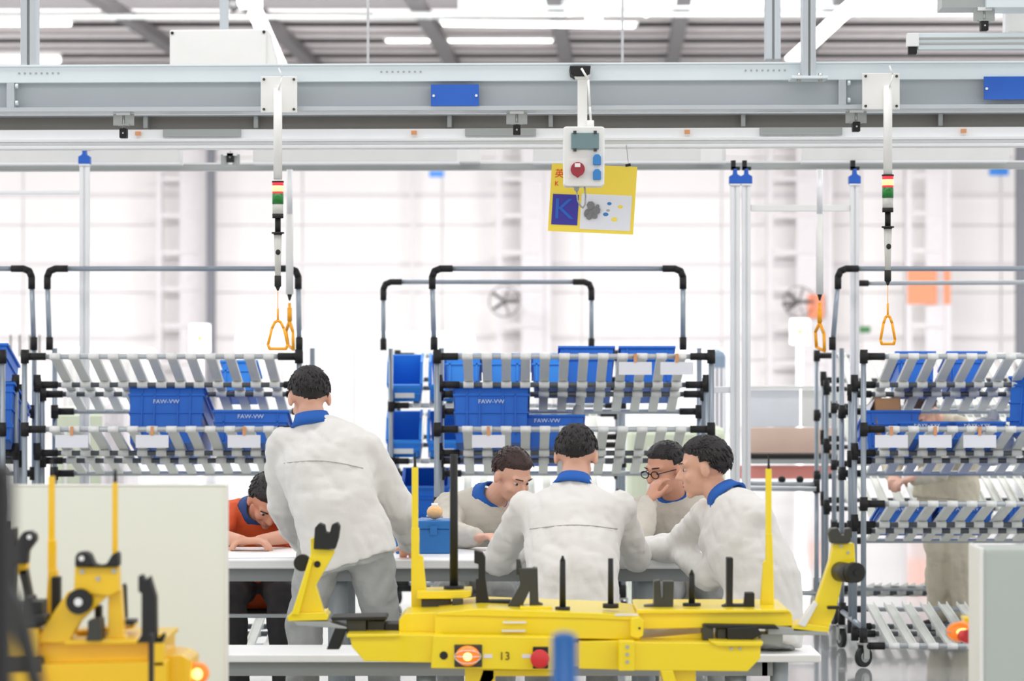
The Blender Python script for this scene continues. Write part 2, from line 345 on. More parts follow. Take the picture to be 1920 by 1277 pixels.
r = empty('switch_box', WB(1908, 42, 13), 'small white box at the right edge above the upper rail', 'box')
A = MB(); bar(A, 1890, 1960, 22, 64, 13, .1); A.build('box', 'white', r, bevel=.004); A = MB(); bar(A, 1886, 1892, 20, 66, 12.98, .1); A.build('rim', 'alu', r)
# posts carrying the gantry
def hpost(a, b, ybot, D, lb, foot=False):
    P = WB((a+b)/2, ybot, D); wdt = (b-a)*D/FPX; r = empty('gantry_post', P, lb, 'post')
    x0 = P.x-wdt/2; x1 = P.x+wdt/2; y0 = P.y; z1 = 7.0
    MB().box(x0, x0+wdt*.42, y0, y0+.1, P.z, z1).box(x0+wdt*.58, x1, y0, y0+.1, P.z, z1).build('flange', 'beam', r, bevel=.003)
    MB().box(x0+wdt*.4, x0+wdt*.6, y0+.02, y0+.08, P.z, z1).build('web', 'alud', r)
    if foot:
        k = D/FPX; MB().box(P.x-34*k, P.x+34*k, y0-.03, y0+.13, P.z-5*k, P.z+1*k).build('foot_plate', 'galv', r, bevel=.003)
        for s in (-20, 20): MB().tube((P.x+s*k, y0-.01, P.z-9*k), (P.x+s*k, y0-.01, P.z+6*k), .009, n=6).build('bolt', 'steel', r)
hpost(38, 68, 119, 13.0, 'grey steel post rising from the beam at the far left')
hpost(1436, 1464, 113, 14.3, 'left one of two grey steel posts on the right, behind the beam')
hpost(1505, 1530, 146, 12.86, 'right one of two grey steel posts, bolted plate on the beam', True)
# white cabinet above the beam
r = empty('roof_box', W(408, 125, 15.0), 'large white box standing above the beam on the left', 'box')
MB().pxp([(318, 56), (499, 54), (499, 128), (318, 128)], 15.0, .3).build('body', 'white', r, bevel=.008)
MB().pxp([(490, 54), (502, 56), (520, 128), (490, 128)], 15.02, .25).build('side_flap', 'white', r)
for px, py in ((323, 62), (495, 60)):
    P = W(px, py, 15.0); MB().tube(P-Vector((0, .006, 0)), P, .008, n=8).build('screw', 'black', r)
o = MB().box(W(300, 0, 15).x, W(520, 0, 15).x, 15.0, 15.35, W(0, 134, 15).z, W(0, 128, 15).z).build('support_shelf', 'beam', r)
MB().box(W(400, 0, 15).x, W(416, 0, 15).x, 15.32, 15.36, W(0, 128, 15).z, 7).build('hanging_post', 'beam', r)

# blue plaques
for a, b, y0, y1, lb in ((808, 898, 158, 198, 'blank blue plaque on the beam left of the control box'), (1845, 1960, 147, 190, 'blue plaque on the beam cut by the right edge')):
    r = empty('plaque', WB((a+b)/2, (y0+y1)/2, 13.03), lb, 'plaque')
    A = MB(); bar(A, a, b, y0, y1, 12.99, .01); A.build('plate', 'plaque', r)
    for px in (a+5, b-5):
        P = WB(px, (y0+y1)/2+1, 12.985); MB().tube(P-Vector((0, .004, 0)), P+Vector((0, .004, 0)), .006, n=8).build('screw', 'alu', r)

# ------------------------------------------------------------------ pull switches with stack lights
def triangle(mb, c, w_, h_, r, wob=0):
    pts = [Vector((c.x, c.y, c.z)), Vector((c.x-w_*.16, c.y, c.z-h_*.07)), Vector((c.x-w_*.3, c.y, c.z-h_*.28)), Vector((c.x-w_*.5, c.y, c.z-h_*.85)), Vector((c.x-w_*.42, c.y, c.z-h_)), Vector((c.x+w_*.42, c.y, c.z-h_)), Vector((c.x+w_*.5, c.y, c.z-h_*.85)), Vector((c.x+w_*.3, c.y, c.z-h_*.28)), Vector((c.x+w_*.16, c.y, c.z-h_*.07)), Vector((c.x, c.y, c.z))]
    mb.path(pts, r, 8)
def stack(px, py0, D, lb1, lb2, hw, plate):
    k = D/FPX
    P = WB(px, 165, D); X = P.x; Y = P.y
    z = lambda py: EYE-(py-HY)*D/FPX
    r = empty('signal_tower', (X, Y, z(340)), lb1, 'signal light')
    a, b, c, d = plate
    MB().pxp([(a, c), (b, c), (b, d), (a, d)], Y-.01, .012).build('bracket_plate', 'white', r, bevel=.002)
    for qx in (a+6, b-6):
        for qy in (c+6, d-6):
            Q = W(qx, qy, Y-.012); MB().tube(Q-Vector((0, .006, 0)), Q, .006, n=8).build('screw', 'gun', r)
    MB().tube((X, Y-.03, z(165)), (X, Y-.03, z(336)), .019, n=14).build('pipe', 'white', r)
    MB().path([Vector((X+.005, Y-.045, z(128))), Vector((X+.02, Y-.05, z(145))), Vector((X+.005, Y-.05, z(168)))], .0035, 6).build('cable', 'white', r)
    for nm, m, a, b, rr in (('lamp_cap', 'black', py0, py0+3, .026), ('red_lens', 'redlit', py0+3, py0+9, .0245), ('yellow_lens', 'yellit', py0+9, py0+20, .0245), ('red_ring', 'redlit', py0+20, py0+24, .0245), ('green_lens', 'green', py0+24, py0+43, .0245), ('clear_lens', 'clear', py0+43, py0+62, .023), ('lamp_base', 'black', py0+62, py0+70, .024)):
        MB().tube((X, Y-.03, z(b)), (X, Y-.03, z(a)), rr, n=18).build(nm, m, r)
    MB().tube((X, Y-.03, z(py0+97)), (X, Y-.03, z(py0+68)), .0125, n=12).build('neck', 'black', r)
    s_ = empty('pull_switch', (X, Y-.03, z(py0+98)), lb2, 'pull switch')
    MB().tube((X, Y-.03, z(py0+99)), (X, Y-.03, z(py0+96)), .027, n=16).tube((X, Y-.03, z(py0+104)), (X, Y-.03, z(py0+99)), .014, .02, n=16).build('collar', 'dgun', s_)
    MB().tube((X, Y-.03, z(py0+180)), (X, Y-.03, z(py0+100)), .012, .017, n=14).build('clear_tube', 'clear', s_)
    MB().ball((X+.002, Y-.046, z(py0+134)), .011, .008, .012).build('knob', 'dgun', s_)
    MB().tube((X, Y-.03, z(py0+198)), (X, Y-.03, z(py0+178)), .0145, n=14).tube((X, Y-.03, z(py0+206)), (X, Y-.03, z(py0+198)), .003, .012, n=14).build('weight', 'dgun', s_)
    MB().tube((X, Y-.03, z(py0+250)), (X, Y-.03, z(py0+204)), .0016, n=6).tube((X, Y-.03, z(py0+262)), (X, Y-.03, z(py0+240)), .0045, n=8).build('cord', 'orange', s_)
    A = MB(); triangle(A, Vector((X, Y-.03, z(py0+262))), hw, (py0+315-(py0+262))*k*1.0, .0058); A.build('pull_handle', 'orange', s_)
stack(522, 339, 12.9, 'signal light on the left white bracket plate, red yellow green', 'orange triangle pull switch under the left signal light', .085, (489, 557, 143, 211))
stack(1663, 330, 12.9, 'signal light on the right white bracket plate, red yellow green', 'orange triangle pull switch under the right signal light', .062, (1617, 1687, 137, 205))
def far_pull(px, pya, pyb, D, ytop, lb):
    k = D/FPX; X = W(px, 0, D).x; z = lambda py: EYE-(py-HY)*k
    r = empty('hanging_pull_switch', (X, D, z(ytop)), lb, 'pull switch')
    MB().tube((X, D, z(pya-150)), (X, D, z(ytop)), .016, n=12).build('pipe', 'alu', r)
    MB().tube((X, D, z(pya)), (X, D, z(pya-150)), .02, n=12).build('white_tube', 'white', r)
    MB().tube((X, D, z(pya+12)), (X, D, z(pya)), .004, .014, n=10).build('cone', 'dgun', r)
    MB().tube((X, D, z(pyb-50)), (X, D, z(pya+16)), .008, n=8).tube((X, D, z(pyb-50)), (X, D, z(pyb-75)), .013, n=8).build('strap', 'orange', r)
    A = MB(); c = Vector((X, D, z(pyb-50)))
    pts = [c, c+Vector((-.02, .03, -.05)), c+Vector((-.012, .05, -.13)), c+Vector((.022, -.03, -.15)), c+Vector((.02, -.03, -.06)), c]
    A.path(pts, .009, 8); A.build('pull_handle', 'orange', r)
far_pull(543, 552, 652, 15.9, 318, 'edge-on orange pull handle behind the left triangle handle')
far_pull(1537, 552, 655, 15.9, 318, 'edge-on orange pull handle left of the right hand rack')

# ------------------------------------------------------------------ control box
D = 12.86; k = D/FPX
r = empty('control_box', W(1095, 350, D), 'white socket box on a pole with red and blue sockets', 'control box')
MB().pxp([(1068, 123), (1108, 123), (1106, 138), (1098, 143), (1078, 143), (1070, 138)], D-.03, .17).build('mount', 'black', r, bevel=.004)
MB().pxp([(1076, 140), (1108, 140), (1102, 148), (1080, 148)], D-.02, .07).build('collar', 'white', r)
MB().box(W(1083, 0, D).x, W(1101, 0, D).x, D-.01, D+.03, W(0, 240, D).z, W(0, 140, D).z).build('pole', 'white', r, bevel=.004)
MB().path([W(1090, 128, D-.04), W(1103, 150, D-.04), W(1106, 200, D-.03), W(1108, 228, D-.02)], .005, 8).build('cable', 'white', r)
MB().tube(W(1107, 240, D-.02), W(1107, 226, D-.02), .016, n=12).build('cable_gland', 'white', r)
MB().pxp([(1056, 240), (1060, 237), (1130, 237), (1134, 240), (1133, 346), (1128, 349), (1062, 349), (1057, 346)], D-.06, .13).build('housing', 'white', r, bevel=.005)
q = MB().pxp([(1071, 249), (1123, 249), (1123, 280), (1071, 280)], D-.075, .015).build('fuse_window', 'visor', r, bevel=.003)
for px in (1078, 1116):
    for py in (248, 281): MB().pxp([(px-3, py-3), (px+3, py-3), (px+3, py+3), (px-3, py+3)], D-.08, .01).build('latch', 'gun', q)
P = W(1083, 318, D-.06); MB().tube(P+Vector((0, -.04, 0)), P, .03, n=24).prism([(P.x-.02, P.z-.022), (P.x+.02, P.z-.022), (P.x, P.z-.036)], P.y-.035, P.y).build('red_socket', 'dred', r)
MB().box(P.x-.013, P.x+.011, P.y-.044, P.y-.04, P.z+.008, P.z+.024).build('socket_label', 'white', r)
MB().pxp([(1066, 300), (1100, 300), (1100, 334), (1066, 334)], D-.064, .004).build('socket_plate', 'white', r)
for py in (299, 327):
    MB().pxp([(1112, py+10), (1112, py-5), (1116, py-10), (1123, py-10), (1127, py-5), (1127, py+10)], D-.085, .025).build('blue_socket', 'sock', r, bevel=.003)
MB().tube(W(1081, 349, D), W(1081, 358, D), .014, .009, n=12).build('cable_gland', 'alud', r)
MB().path([W(1081, 357, D), W(1083, 375, D), W(1088, 386, D), W(1093, 390, D), W(1097, 384, D), W(1098, 368, D), W(1096, 349, D)], .0035, 8).build('cable_loop', 'alud', r)

# ------------------------------------------------------------------ yellow sign
D = 13.2
def onq(u, v, y=0):      # point of the tilted sign, u right, v down
    a, b, c, d = W(1035, 306, D), W(1195, 313, D), W(1187, 440, D), W(1027, 433, D)
    p = (a*(1-u)+b*u)*(1-v)+(d*(1-u)+c*u)*v; return Vector((p.x, D+y, p.z))
def quad(u0, u1, v0, v1, y0, y1):
    A = MB(); c = [onq(u0, v1), onq(u1, v1), onq(u1, v0), onq(u0, v0)]
    return A.prism([(p.x, p.z) for p in c], D+y0, D+y1)
r = empty('hanging_sign', onq(.5, .5), 'tilted yellow sign with blue square hanging behind the control box', 'sign')
quad(0, 1, 0, 1, 0, .006).build('sign_board', 'signy', r)
quad(.035, .34, .45, .9, -.003, 0).build('blue_picture', 'signb', r); quad(.37, .96, .43, .95, -.003, 0).build('white_picture', 'card', r)
T = R(-2.6)
text('sign_character', '英', 'signr', r, onq(.095, .155, -.002)-wloc(r), .042, rot=(R(90), -T, 0))
text('sign_letter', 'K', 'signr', r, onq(.07, .3, -.002)-wloc(r), .028, rot=(R(90), -T, 0))
text('picture_letter', 'K', mat_k if False else 'plaque', r, onq(.17, .68, -.0045)-wloc(r), .13, rot=(R(90), -T, 0), sx=1.1)
MB().path([onq(.385, .1, -.001), onq(.385, .13, -.001)], .002, 6)
random.seed(3)
A = MB()
for i in range(14):
    u = .5+random.uniform(-.06, .08); v = .67+random.uniform(-.08, .1); s = random.uniform(.015, .04)
    p = onq(u, v, -.004); A.tube(p-Vector((0, .0008*i, 0)), p-Vector((0, .0008*i+.001, 0)), s*.5, n=7)
A.build('printed_engine', 'grey', r)
for u, v, m, s in ((.7, .56, 'sock', .01), (.665, .72, 'sock', .012), (.83, .6, 'signy', .011), (.77, .79, 'signy', .013), (.69, .66, 'greyl', .008)):
    p = onq(u, v, -.004); MB().ball(p, s, .001, s*.7).build('printed_part', m, r)
MB().path([onq(.38, 0), onq(.38, 0)+Vector((0, .32, .13))], .002, 6).build('hanging_wire', 'steel', r)
MB().path([onq(.9, 0), onq(.9, 0)+Vector((0, .32, .13))], .002, 6).build('hanging_wire', 'steel', r)
A = MB(); A.obox(onq(.86, -.01), onq(.92, -.03), .012, .01); A.build('sign_clip', 'black', r)

# ------------------------------------------------------------------ trolleys with hanging profile frames
def trolley(px, D, lb, up='black', ptop=308, pbot=None, hwpx=9, m='alu', drop=True, body='teal'):
    k = D/FPX; X = W(px, 0, D).x; z = lambda py: EYE-(py-HY)*k
    r = empty('rail_trolley', (X, D, z(ptop)), lb, 'trolley')
    MB().box(X-7*k, X+1*k, D-.02, D+.03, z(ptop-28), z(ptop-44)).box(X-7*k, X+9*k, D-.02, D+.03, z(ptop-26), z(ptop-32)).build('hook', 'black', r)
    MB().prism([(X-11*k, z(ptop)), (X+11*k, z(ptop)), (X+11*k, z(ptop-14)), (X+4*k, z(ptop-18)), (X+3*k, z(ptop-28)), (X-3*k, z(ptop-28)), (X-4*k, z(ptop-18)), (X-11*k, z(ptop-14))], D-.03, D+.03).build('trolley_body', 'plaque' if body else 'gun', r, bevel=.003)
    MB().box(X-10*k, X+10*k, D-.03, D+.03, z(ptop+3), z(ptop)).build('cap', 'alu', r)
    if drop: MB().box(X-hwpx*k, X-2*k, D-.02, D+.02, z(pbot), z(ptop+3)).box(X+2*k, X+hwpx*k, D-.02, D+.02, z(pbot), z(ptop+3)).box(X-2*k, X+2*k, D-.01, D+.01, z(pbot), z(ptop+3)).build('profile', m, r)
    return r
trolley(159, 16.3, 'blue rail trolley with hanging pole on the left above the first rack', pbot=1300)
trolley(1378, 16.3, 'left one of two close rail trolleys with white poles', ptop=345, pbot=1230, hwpx=9, m='alu')
trolley(1399, 16.3, 'right one of two close rail trolleys with white poles', ptop=345, pbot=1230, hwpx=8, m='alu')
trolley(1602, 16.3, 'blue rail trolley at the left of the right hand rack', ptop=345, pbot=820, hwpx=8, m='alu')
def pxbar(name, m, x0, x1, y0, y1, D, th, label=None, cat=None, parent=None, bevel=.003):
    o = MB().pxp([(x0, y0), (x1, y0), (x1, y1), (x0, y1)], D, th).build(name, m, parent, bevel=bevel)
    if label: tag(o, label, cat)
    return o
pxbar('cross_bar', 'white', 1408, 1594, 384, 396, 16.3, .03, 'white horizontal bar between the hanging poles on the right', 'bar')
pxbar('cross_bar', 'alu', -60, 150, 357, 364, 16.3, .03, 'thin pale horizontal bar left of the left hanging pole', 'bar')
pxbar('cross_bar', 'alu', 1325, 1370, 725, 737, 16.3, .03, 'short white bar right of the middle rack', 'bar')
# ------------------------------------------------------------------ flow racks
TIERS = [(1.577, .30), (1.208, .265), (.83, .25)]
RW, RD = 1.392, 1.0
def protos():
    P = {}
    L = math.sqrt(1+.28**2)*.99
    a = MB(); a.box(-.024, .024, 0, L, 0, .004).box(-.024, -.019, 0, L, .004, .02).box(.019, .024, 0, L, .004, .02)
    O0 = Vector((0, 0, 0)); P['slide_rail'] = a.build('slide_rail', 'slat', origin=O0).data
    a = MB(); n = 0
    a.tube((-.027, 0, 0), (.027, 0, 0), .0172, n=10); P['clip'] = a.build('clip', 'clip', origin=O0).data
    a = MB(); a.tube((-.055, 0, 0), (.03, 0, 0), .019, n=12).tube((-.075, 0, -.035), (-.075, 0, .035), .02, n=12).tube((-.078, 0, 0), (-.05, 0, 0), .02, n=12); P['joint'] = a.build('joint', 'black', origin=O0).data
    a = MB(); a.tube((-.012, 0, 0), (.012, 0, 0), .052, n=20); P['wheel'] = a.build('wheel', 'rubber', origin=O0).data
    a = MB(); a.tube((-.016, 0, 0), (.016, 0, 0), .028, n=14); P['hub'] = a.build('hub', 'alud', origin=O0).data
    a = MB(); a.box(-.024, -.018, -.02, .02, -.01, .07).box(.018, .024, -.02, .02, -.01, .07).box(-.024, .024, -.025, .025, .062, .072); P['fork'] = a.build('fork', 'steel', origin=O0).data
    a = MB(); a.box(-.083, .083, -.004, 0, -.032, .032); P['card'] = a.build('label_card', 'card', origin=O0).data
    a = MB(); a.box(-.008, .008, -.008, .006, .03, .075); P['cardclip'] = a.build('card_clip', 'orangeclip', origin=O0).data
    for o in list(COL.objects):
        if o.data in P.values() and o.parent is None: bpy.data.objects.remove(o)
    return P
PR = protos()
def rack(x0, y0, label, hoop=None, cards=(), flip=False, n=12, hoopz=2.05, x_from=0, bottom=True, group='flow racks with sloping slide rails'):
    r = empty('flow_rack', (x0, y0, 0), label, 'rack', group, local=True)
    if flip: r.rotation_euler = (0, 0, math.pi); r.location = (x0+RW, y0+RD, 0)
    T = .014
    for y, top in ((0, 1.60), (.40, 1.47), (.57, 1.43), (RD, 1.62)):
        for x in (0, RW):
            p = MB().tube((x, y, .13), (x, y, top), T, n=10).build('post', 'tube', r)
            for zf, dr in TIERS: 
                o = MB().tube((x, y, zf-dr*y-.035), (x, y, zf-dr*y+.025), .0195, n=10).build('sleeve', 'black', p)
    for x in (0, RW):                # side stays
        for z in (.2,): MB().tube((x, 0, z), (x, RD, z), T, n=10).build('side_bar', 'tube', r)
    def rail(y, z, m='tubel', clips=True, jo=True):
        q = MB().tube((0.01, y, z), (RW-.01, y, z), T, n=12).build('cross_rail', m, r)
        if jo:
            share('joint', PR['joint'], q, (.077, y, z)); share('joint', PR['joint'], q, (RW-.077, y, z), (0, 0, math.pi))
        if clips:
            for i in range(n): share('clip', PR['clip'], q, (.155+i*(RW-.31)/(n-1), y, z))
    tiers = TIERS+([(.11, -.13)] if bottom else [])
    for zf, dr in tiers:
        sl = math.atan(dr)
        rail(0, zf)
        rail(.40, zf-dr*.40-.028, 'mid'); rail(.57, zf-dr*.57-.028, 'mid')
        rail(RD-.02, zf-dr*RD-.028+.03*(dr > 0), 'tubel', False)
        for i in range(n):
            share('slide_rail', PR['slide_rail'], r, (.155+i*(RW-.31)/(n-1), .012, zf-.012), (-sl, 0, 0))
    for (t, px) in cards:
        zf = TIERS[t][0]; o = share('label_card', PR['card'], r, (px, -.025, zf-.06)); share('card_clip', PR['cardclip'], o)
    for x in (0, RW):
        for y in (0, RD):
            f = share('caster', PR['fork'], r, (x, y, .055)); f.rotation_euler = (0, 0, R(25 if x else -50) if not y else R(12))
            share('wheel', PR['wheel'], f); share('hub', PR['hub'], f)
            MB().tube((x, y, .125), (x, y, .2), .02, n=10).build('foot_sleeve', 'black', r)
    if hoop:
        a, b, la, lb2 = hoop; y = RD
        h = empty('hoop', (0, 0, 0), local=True); h.parent = r
        MB().tube((a+la, y, 1.62), (a, y, hoopz-.06), T, n=10).tube((b+lb2, y, 1.62), (b, y, hoopz-.06), T, n=10).tube((a+.06, y, hoopz), (b-.06, y, hoopz), T, n=10).build('hoop_tube', 'tube', h)
        for s, xx, ll in ((1, a, la), (-1, b, lb2)):
            pts = [Vector((xx, y, hoopz-.11)), Vector((xx, y, hoopz-.045)), Vector((xx+s*.013, y, hoopz-.013)), Vector((xx+s*.045, y, hoopz)), Vector((xx+s*.11, y, hoopz))]
            MB().path(pts, .019, 12).build('elbow', 'black', h)
            MB().tube((xx+ll, y, 1.61), (xx+ll, y, 1.68), .019, n=10).build('hoop_sleeve', 'black', h)
    return r
RY = 15.135
def rx(px): return (px-960)/370.0
rackA = rack(rx(5)-RW, RY, 'flow rack cut off at the far left edge of the picture', hoop=(0, 1.378, 0, .012))
rackB = rack(rx(46), RY, 'empty-topped flow rack on the left holding a large blue tote, behind the standing man', hoop=(-.04, 1.315, .012, .006), cards=((1, .243), (1, .65), (1, 1.115)))
rackC = rack(rx(819), RY, 'flow rack in the middle behind the seated men', hoop=(-.05, 1.305, .01, .0), cards=((0, 1.005), (0, 1.215), (1, .262)))
rackD = rack(rx(1619), RY, 'flow rack on the right with swivel wheels visible', hoop=(-.02, 1.33, -.03, .0), cards=((1, .138), (1, .36), (1, .585)))
rackE = rack((735-960)/310, 17.9, 'smaller-looking flow rack standing behind the middle rack', hoop=(.19, RW+.045, 0, 0), hoopz=2.02, flip=True)
rackF = rack((1560-960)/318, 17.5, 'flow rack standing behind the right hand rack', flip=True)
# loose tube rail with black end behind the right hand rack
r = empty('tube_rail', W(1760, 530, 16.9), 'thin horizontal tube with black end cap behind the right hand rack', 'rail')
MB().tube(W(1626, 531, 16.9), W(2060, 529, 16.9), .013, n=10).build('tube', 'tubel', r); MB().tube(W(1609, 531, 16.9), W(1628, 531, 16.9), .018, n=10).build('end_cap', 'black', r)
MB().tube(W(2055, 529, 16.9), (W(2055, 0, 16.9).x, 16.9, 0), .013, n=10).build('post', 'tube', r)

# ------------------------------------------------------------------ totes
def tote_mesh(w_, d, h, front_drop=0, m='blue'):
    """open box with double rim, ribs and handle; origin bottom-front-centre, depth towards +y"""
    a = MB(); t = .006; b = .02; H = h; hw = w_/2
    def ring(x0, x1, y0, y1, z0, z1, t):
        a.box(x0, x1, y0, y0+t, z0, z1); a.box(x0, x1, y1-t, y1, z0, z1); a.box(x0, x0+t, y0+t, y1-t, z0, z1); a.box(x1-t, x1, y0+t, y1-t, z0, z1)
    a.box(-hw+b, hw-b, b, d-b, 0, t)
    fz = H-front_drop
    # side walls: slightly tapered
    def wallq(p0, p1, q0, q1):  # bottom p0,p1, top q0,q1 (outer) thickness inwards handled by offset
        n = (Vector(p1)-Vector(p0)).cross(Vector(q0)-Vector(p0)).normalized()*-t
        a.hexa([p0, p1, Vector(p1)+n, Vector(p0)+n, q0, q1, Vector(q1)+n, Vector(q0)+n])
    wallq((-hw+b, b, 0), (hw-b, b, 0), (-hw+.01, .01, fz), (hw-.01, .01, fz))
    wallq((hw-b, d-b, 0), (-hw+b, d-b, 0), (hw-.01, d-.01, H), (-hw+.01, d-.01, H))
    if front_drop:
        for s in (-1, 1):
            x0, x1 = sorted((s*(hw-.012), s*(hw-.006)))
            pts = [(b, 0), (d-b, 0), (d-.01, H), (d*.45, H), (.01, fz)]
            vs = [(x0, y, z) for y, z in pts]+[(x1, y, z) for y, z in pts]; n = 5
            a.add(vs, [tuple(range(n)), tuple(range(2*n-1, n-1, -1))]+[(i, (i+1) % n, (i+1) % n+n, i+n) for i in range(n)])
            a.obox((s*(hw-.005), .01, fz), (s*(hw-.005), d*.45, H), .016, .016); a.obox((s*(hw-.005), d*.45, H), (s*(hw-.005), d, H), .016, .016)
        a.box(-hw, hw, 0, .014, fz-.018, fz); a.box(-hw, hw, d-.014, d, H-.018, H)
        a.box(-hw+.012, hw-.012, .004, .02, fz*.45, fz*.45+.01)
    else:
        wallq((-hw+b, d-b, 0), (-hw+b, b, 0), (-hw+.01, d-.01, H), (-hw+.01, .01, H))
        wallq((hw-b, b, 0), (hw-b, d-b, 0), (hw-.01, .01, H), (hw-.01, d-.01, H))
        ring(-hw, hw, 0, d, H-.012, H, .02)
        if h > .2:
            ring(-hw+.004, hw-.004, .004, d-.004, H-.052, H-.042, .014); ring(-hw+.007, hw-.007, .007, d-.007, H*.52, H*.52+.008, .012)
            for x in (-.62, -.3, .3, .62): a.box(x*hw-.004, x*hw+.004, .004, .02, H*.15, H-.01)
            for x in (-1, 1): a.box(x*hw*.82-.035, x*hw*.82+.035, 0.004, .02, H*.2, H*.27)
        else:
            ring(-hw+.005, hw-.005, .005, d-.005, H*.62, H*.62+.008, .014)
            for x in (-.7, .7): a.box(x*hw-.004, x*hw+.004, .005, .02, 0.01, H)
    return a
TC = {}
def tote(kind, rk, xc, t, tier, label, yaw=0, tiltx=None, lift=0, group='blue parts boxes in the racks', name='storage_box', cat='box'):
    """place a box on a rack tier: xc local x, t local depth of its front"""
    w_, d, h, fd, m, tx = KIND[kind]
    if kind not in TC:
        root = empty(name, (0, 0, 0), None, cat, group, local=True)
        tote_mesh(w_, d, h, fd).build('shell', m, root)
        if tx:
            text('printed_letters', tx, 'textw', root, (0, .0025 if h > .2 else .002, h*.72 if h > .2 else h*.8), h*.1 if h > .2 else .03, sx=1.1)
        if fd: MB().box(-w_*.28, w_*.28, -.004, .006, .03, .06).build('label_holder', 'clip', root)
        TC[kind] = root; o = root
    else: o = copy_tree(TC[kind])
    o.name = name; o['label'] = label; o['category'] = cat
    zf, dr = TIERS[tier] if tier < 3 else (.11, -.13)
    th = -math.atan(dr) if tiltx is None else tiltx
    rl = rk.location; flip = abs(rk.rotation_euler.z) > 1
    z = zf-dr*t+.013+lift
    if flip:
        wx = rl.x-xc; wy = rl.y-t; o.location = (wx, wy-d*math.cos(th), zf-dr*t+.013+lift-dr*d); o.rotation_euler = (-th, 0, yaw)
    else:
        o.location = (rl.x+xc, rl.y+t, z); o.rotation_euler = (th, 0, yaw)
    return o
KIND = dict(topbox=(.215, .36, .165, 0, 'blue', None), big=(.405, .55, .30, 0, 'blue', 'FAW-VW'), low=(.40, .50, .17, 0, 'blue', 'FAW-VW'), mid=(.30, .42, .20, 0, 'blue', None), small=(.20, .32, .16, 0, 'bluel', None), tray=(.30, .40, .09, 0, 'blue', 'FAW-VW'), bin=(.21, .34, .20, .09, 'bluel', None), bind=(.21, .34, .20, .09, 'blue', None))
def lx(rk, px, s=360): return (px-960)/s-(rk.location.x if abs(rk.rotation_euler.z) < 1 else 0)
tote('big', rackB, lx(rackB, 311, 361), .33, 1, 'tall blue tote on the second shelf of the left rack')
tote('low', rackB, lx(rackB, 470, 361), .33, 1, 'low blue tote beside the standing man, second shelf of the left rack')
tote('small', rackB, lx(rackB, 447, 355), .62, 0, 'small blue box on the top shelf of the left rack', group='small blue boxes lying on top shelves')
tote('big', rackC, lx(rackC, 921, 361), .33, 1, 'tall blue tote on the second shelf of the middle rack')
tote('low', rackC, lx(rackC, 1025, 355), .42, 1, 'low blue tray box right of the tall tote in the middle rack', lift=-.0)
for px, lb in ((870, 'leftmost small light blue box on the top shelf of the middle rack'), (945, 'second small light blue box on the middle rack top shelf'), (1030, 'third small light blue box on the middle rack top shelf')):
    tote('small', rackC, lx(rackC, px, 352), .5, 0, lb)
for px, lb in ((1098, 'dark blue box on the middle rack top shelf, left of its label cards'), (1210, 'dark blue box behind the label cards on the middle rack top shelf')):
    tote('mid', rackC, lx(rackC, px, 352), .5, 0, lb)
for px, lb in ((1705, 'blue box on the top shelf of the right rack, left one'), (1800, 'blue box on the top shelf of the right rack, right one')):
    tote('topbox', rackD, lx(rackD, px, 352), .48, 0, lb)
tote('mid', rackD, lx(rackD, 1665, 354), .45, 1, 'blue box holding a brown carton on the right rack')
tote('tray', rackD, lx(rackD, 1733, 361), .25, 1, 'shallow blue tray in front of the bent woman, right rack')
tote('tray', rackD, lx(rackD, 1826, 361), .25, 1, 'shallow blue tray left of the big tilted tote, right rack')
tote('big', rackD, lx(rackD, 1945, 360), .25, 1, 'large tilted blue tote at the right edge of the picture', yaw=R(-24), lift=.03)
tote('tray', rackD, lx(rackD, 1930, 355), .45, 2, 'blue tray on the third shelf of the right rack at the picture edge')
for px in (1690, 1800): tote('tray', rackD, lx(rackD, px, 352), .55, 2, 'shallow blue tray low on the third shelf of the right rack, '+('left one' if px < 1700 else 'right one'))
tote('big', rackA, lx(rackA, -42, 361), .25, 1, 'blue tote on the second shelf of the far left rack')
tote('mid', rackA, lx(rackA, -30, 355), .45, 0, 'blue box on the top shelf of the far left rack')
# bins on the rear rack (its low ends face us)
def fbin(kind, px, tier, lb, rk=rackE, s=309):
    X = (px-960)/s; w_, d, h, fd, m, tx = KIND[kind]
    o = tote(kind, rk, rk.location.x-X, .98-d, tier, lb, group='open fronted picking bins on the rear rack', name='picking_bin', cat='bin')
    return o
fbin('bin', 761, 0, 'open light blue bin top left on the rack behind the middle')
fbin('bin', 838, 0, 'open light blue bin beside the hoop leg, top of the rear rack')
fbin('bin', 759, 1, 'open light blue bin on the second shelf of the rear rack')
fbin('bin', 835, 1, 'blue bin partly behind the post, second shelf of the rear rack')
fbin('mid', 800, 2, 'blue box low on the third shelf of the rear rack, above the toolbox')
